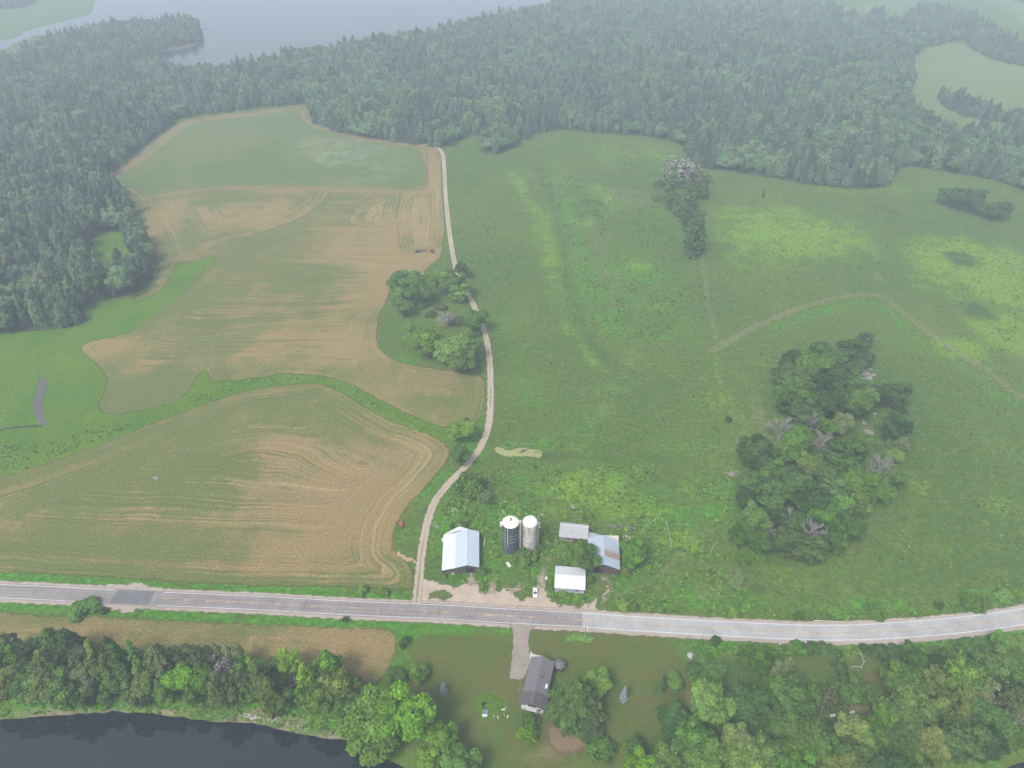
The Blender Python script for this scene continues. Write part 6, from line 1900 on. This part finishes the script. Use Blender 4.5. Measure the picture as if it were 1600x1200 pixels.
box_thing('water_trough', (794.5, 883.5), (1.1, 2.6, .7), WPAINT, 'white oblong trough in the grass below the navy silo', 'trough', .6)
box_thing('storage_bin', (759, 1114), (1.6, 1.4, .9), plain('blue_grey_plastic', (.14, .16, .22), .6), 'blue grey bin among the weeds by the garden pond', 'bin', .2)
box_thing('storage_bin', (757.5, 1118.5), (1.6, .9, .5), WPAINT, 'low white box in front of the blue grey bin', 'bin', .1)
box_thing('storage_bin', (692, 845), (.8, 1.8, .8), WPAINT, 'white crate against the left side of the white and blue barn', 'bin')
box_thing('storage_bin', (853.5, 905), (.9, .9, .9), WPAINT, 'white drum box left of the small white shed', 'bin')
box_thing('bench_swing', (1301, 1119), (1.9, .7, .6), WPAINT, 'pale bench in the clearing of the riverside wood, left of two', 'bench', .2)
box_thing('bench_swing', (1331, 1114), (1.9, .7, .6), WPAINT, 'pale bench in the clearing of the riverside wood, right of two', 'bench', .3)
box_thing('storage_bin', (1393, 1096), (1.0, .8, .6), WPAINT, 'small white box under the trees at the clearing edge', 'bin')
for px, py, rz_, lab in ((757, 848, 1.5, 'white pipe lying in the grass right of the white and blue barn'), (903, 812, .2, 'pale board lying behind the long low shed'), (474, 1133, 1.4, 'pale driftwood log on the river shore'), (466, 1126, .9, 'short driftwood log beside the longer one on the shore')):
    o = MB().tube([(-2.2, 0, .15), (0, .1, .18), (2.2, 0, .15)], [.16, .19, .13], 7).build('log' if 'log' in lab else 'board', WPAINT if 'white' in lab else PALEBARK); tag(o, lab, 'log' if 'log' in lab else 'board'); o.location = P(px, py); o.rotation_euler = (0, 0, rz_)
o = MB().tube([(-9, 0, .2), (0, .6, .5), (7, 0, .4)], [.5, .4, .2], 7).build('driftwood', PALEBARK); tag(o, 'dark drift log reaching out from the wooded peninsula', 'log'); o.location = P(322, 46); o.rotation_euler = (0, 0, .15)
rr = random.Random(3)
for k in range(16):
    px, py = rr.uniform(972, 992), rr.uniform(837, 851)
    o = MB().box((0, 0, .12), (rr.uniform(1.0, 2.2), rr.uniform(.25, .6), .08)).build('scrap_board', [WPAINT, CREAM_TIN, WEATH][k % 3]); tag(o, 'broken pale board in the scrap heap beside the rusty roofed barn', 'board', 'scrap heap boards')
    o.location = P(px, py, .05 + k * .01); o.rotation_euler = (rr.uniform(-.2, .2), rr.uniform(-.2, .2), rr.uniform(0, 3))
for k, (px, py) in enumerate([(772, 1118), (778, 1121), (788, 1117), (793, 1120), (786, 1109), (790, 1106)]):
    o = MB().box((0, 0, .1), (rr.uniform(.7, 1.6), rr.uniform(.25, .5), .1)).build('scrap_board', [CREAM_TIN, WPAINT, WEATH][k % 3]); tag(o, 'loose board in the row right of the garden bins', 'board', 'boards by the garden pond'); o.location = P(px, py, .03); o.rotation_euler = (0, 0, rr.uniform(0, 3))
# old garden pond and its dark liner
sheet('garden_pond', [(752, 1099), (757, 1096), (763, 1098), (765, 1104), (760, 1108), (754, 1106)], water_material('pond_water', (.012, .014, .014), .1, .03), .14, .6, .8, .05)
# mailbox and marker
r = root('mailbox', P(795, 984.5), 'white mailbox on a post at the driveway mouth', 'mailbox')
MB().box((0, 0, .55), (.1, .1, 1.3)).build('post', WPAINT, r); m = MB(); m.box((0, 0, 1.3), (.35, .6, .3)); m.tube([(0, -.3, 1.45), (0, .3, 1.45)], .175, 10); m.build('box', WPAINT, r)
r = root('marker_post', P(1001, 992), 'thin yellow marker post on the south verge', 'marker post')
MB().box((0, 0, .7), (.14, .06, 1.5)).build('post', plain('yellow_marker', (.75, .52, .08), .5), r); MB().box((0, -.04, 1.3), (.15, .03, .3)).build('reflector', WPAINT, r)
# ------------------------------------------------------------------ light
SUN_EL, SUN_AZ = math.radians(52), math.radians(215)   # azimuth from north, clockwise
W = bpy.data.worlds.new('World'); S.world = W; W.use_nodes = True
wn, wl = W.node_tree.nodes, W.node_tree.links
wn.clear()
sky = wn.new('ShaderNodeTexSky'); sky.sky_type = 'NISHITA'; sky.sun_disc = False
sky.sun_elevation = SUN_EL; sky.sun_rotation = SUN_AZ
sky.air_density = 1.0; sky.dust_density = 4.0; sky.ozone_density = 1.0
hs = wn.new('ShaderNodeHueSaturation'); hs.inputs['Saturation'].default_value = .38
bg = wn.new('ShaderNodeBackground'); bg.inputs['Strength'].default_value = .11
wo = wn.new('ShaderNodeOutputWorld')
wl.new(sky.outputs[0], hs.inputs['Color']); wl.new(hs.outputs[0], bg.inputs['Color']); wl.new(bg.outputs[0], wo.inputs['Surface'])
sd = bpy.data.lights.new('sun', 'SUN'); sd.energy = 1.5; sd.angle = math.radians(14); sd.color = (1, .965, .91)
so = bpy.data.objects.new('sun', sd); COL.objects.link(so)
so.rotation_euler = (math.radians(90) - SUN_EL, 0, -SUN_AZ + math.pi)
so.location = (0, 0, 600)

# the hazy air
hz = MB(); hz.box((0, 5700, 149), (19000, 19400, 302))
HZ = bpy.data.materials.new('haze_air'); HZ.use_nodes = True
hn, hl = HZ.node_tree.nodes, HZ.node_tree.links; hn.clear()
pv = hn.new('ShaderNodeVolumePrincipled'); pv.inputs['Color'].default_value = (.70, .82, .98, 1)
pv.inputs['Density'].default_value = .00036; pv.inputs['Anisotropy'].default_value = .0
ho = hn.new('ShaderNodeOutputMaterial'); hl.new(pv.outputs[0], ho.inputs['Volume'])
HZ.cycles.homogeneous_volume = True if hasattr(HZ.cycles, 'homogeneous_volume') else None
hz.build('haze', HZ, kind='stuff')

S.view_settings.view_transform = 'Standard'; S.view_settings.look = 'None'
S.view_settings.exposure = 1.1; S.view_settings.gamma = 1.0
S.cycles.use_denoising = True
try: S.cycles.denoiser = 'OPENIMAGEDENOISE'
except Exception: pass
S.cycles.max_bounces = 6; S.cycles.diffuse_bounces = 2; S.cycles.glossy_bounces = 2; S.cycles.transmission_bounces = 2
S.cycles.volume_bounces = 1; S.cycles.transparent_max_bounces = 12
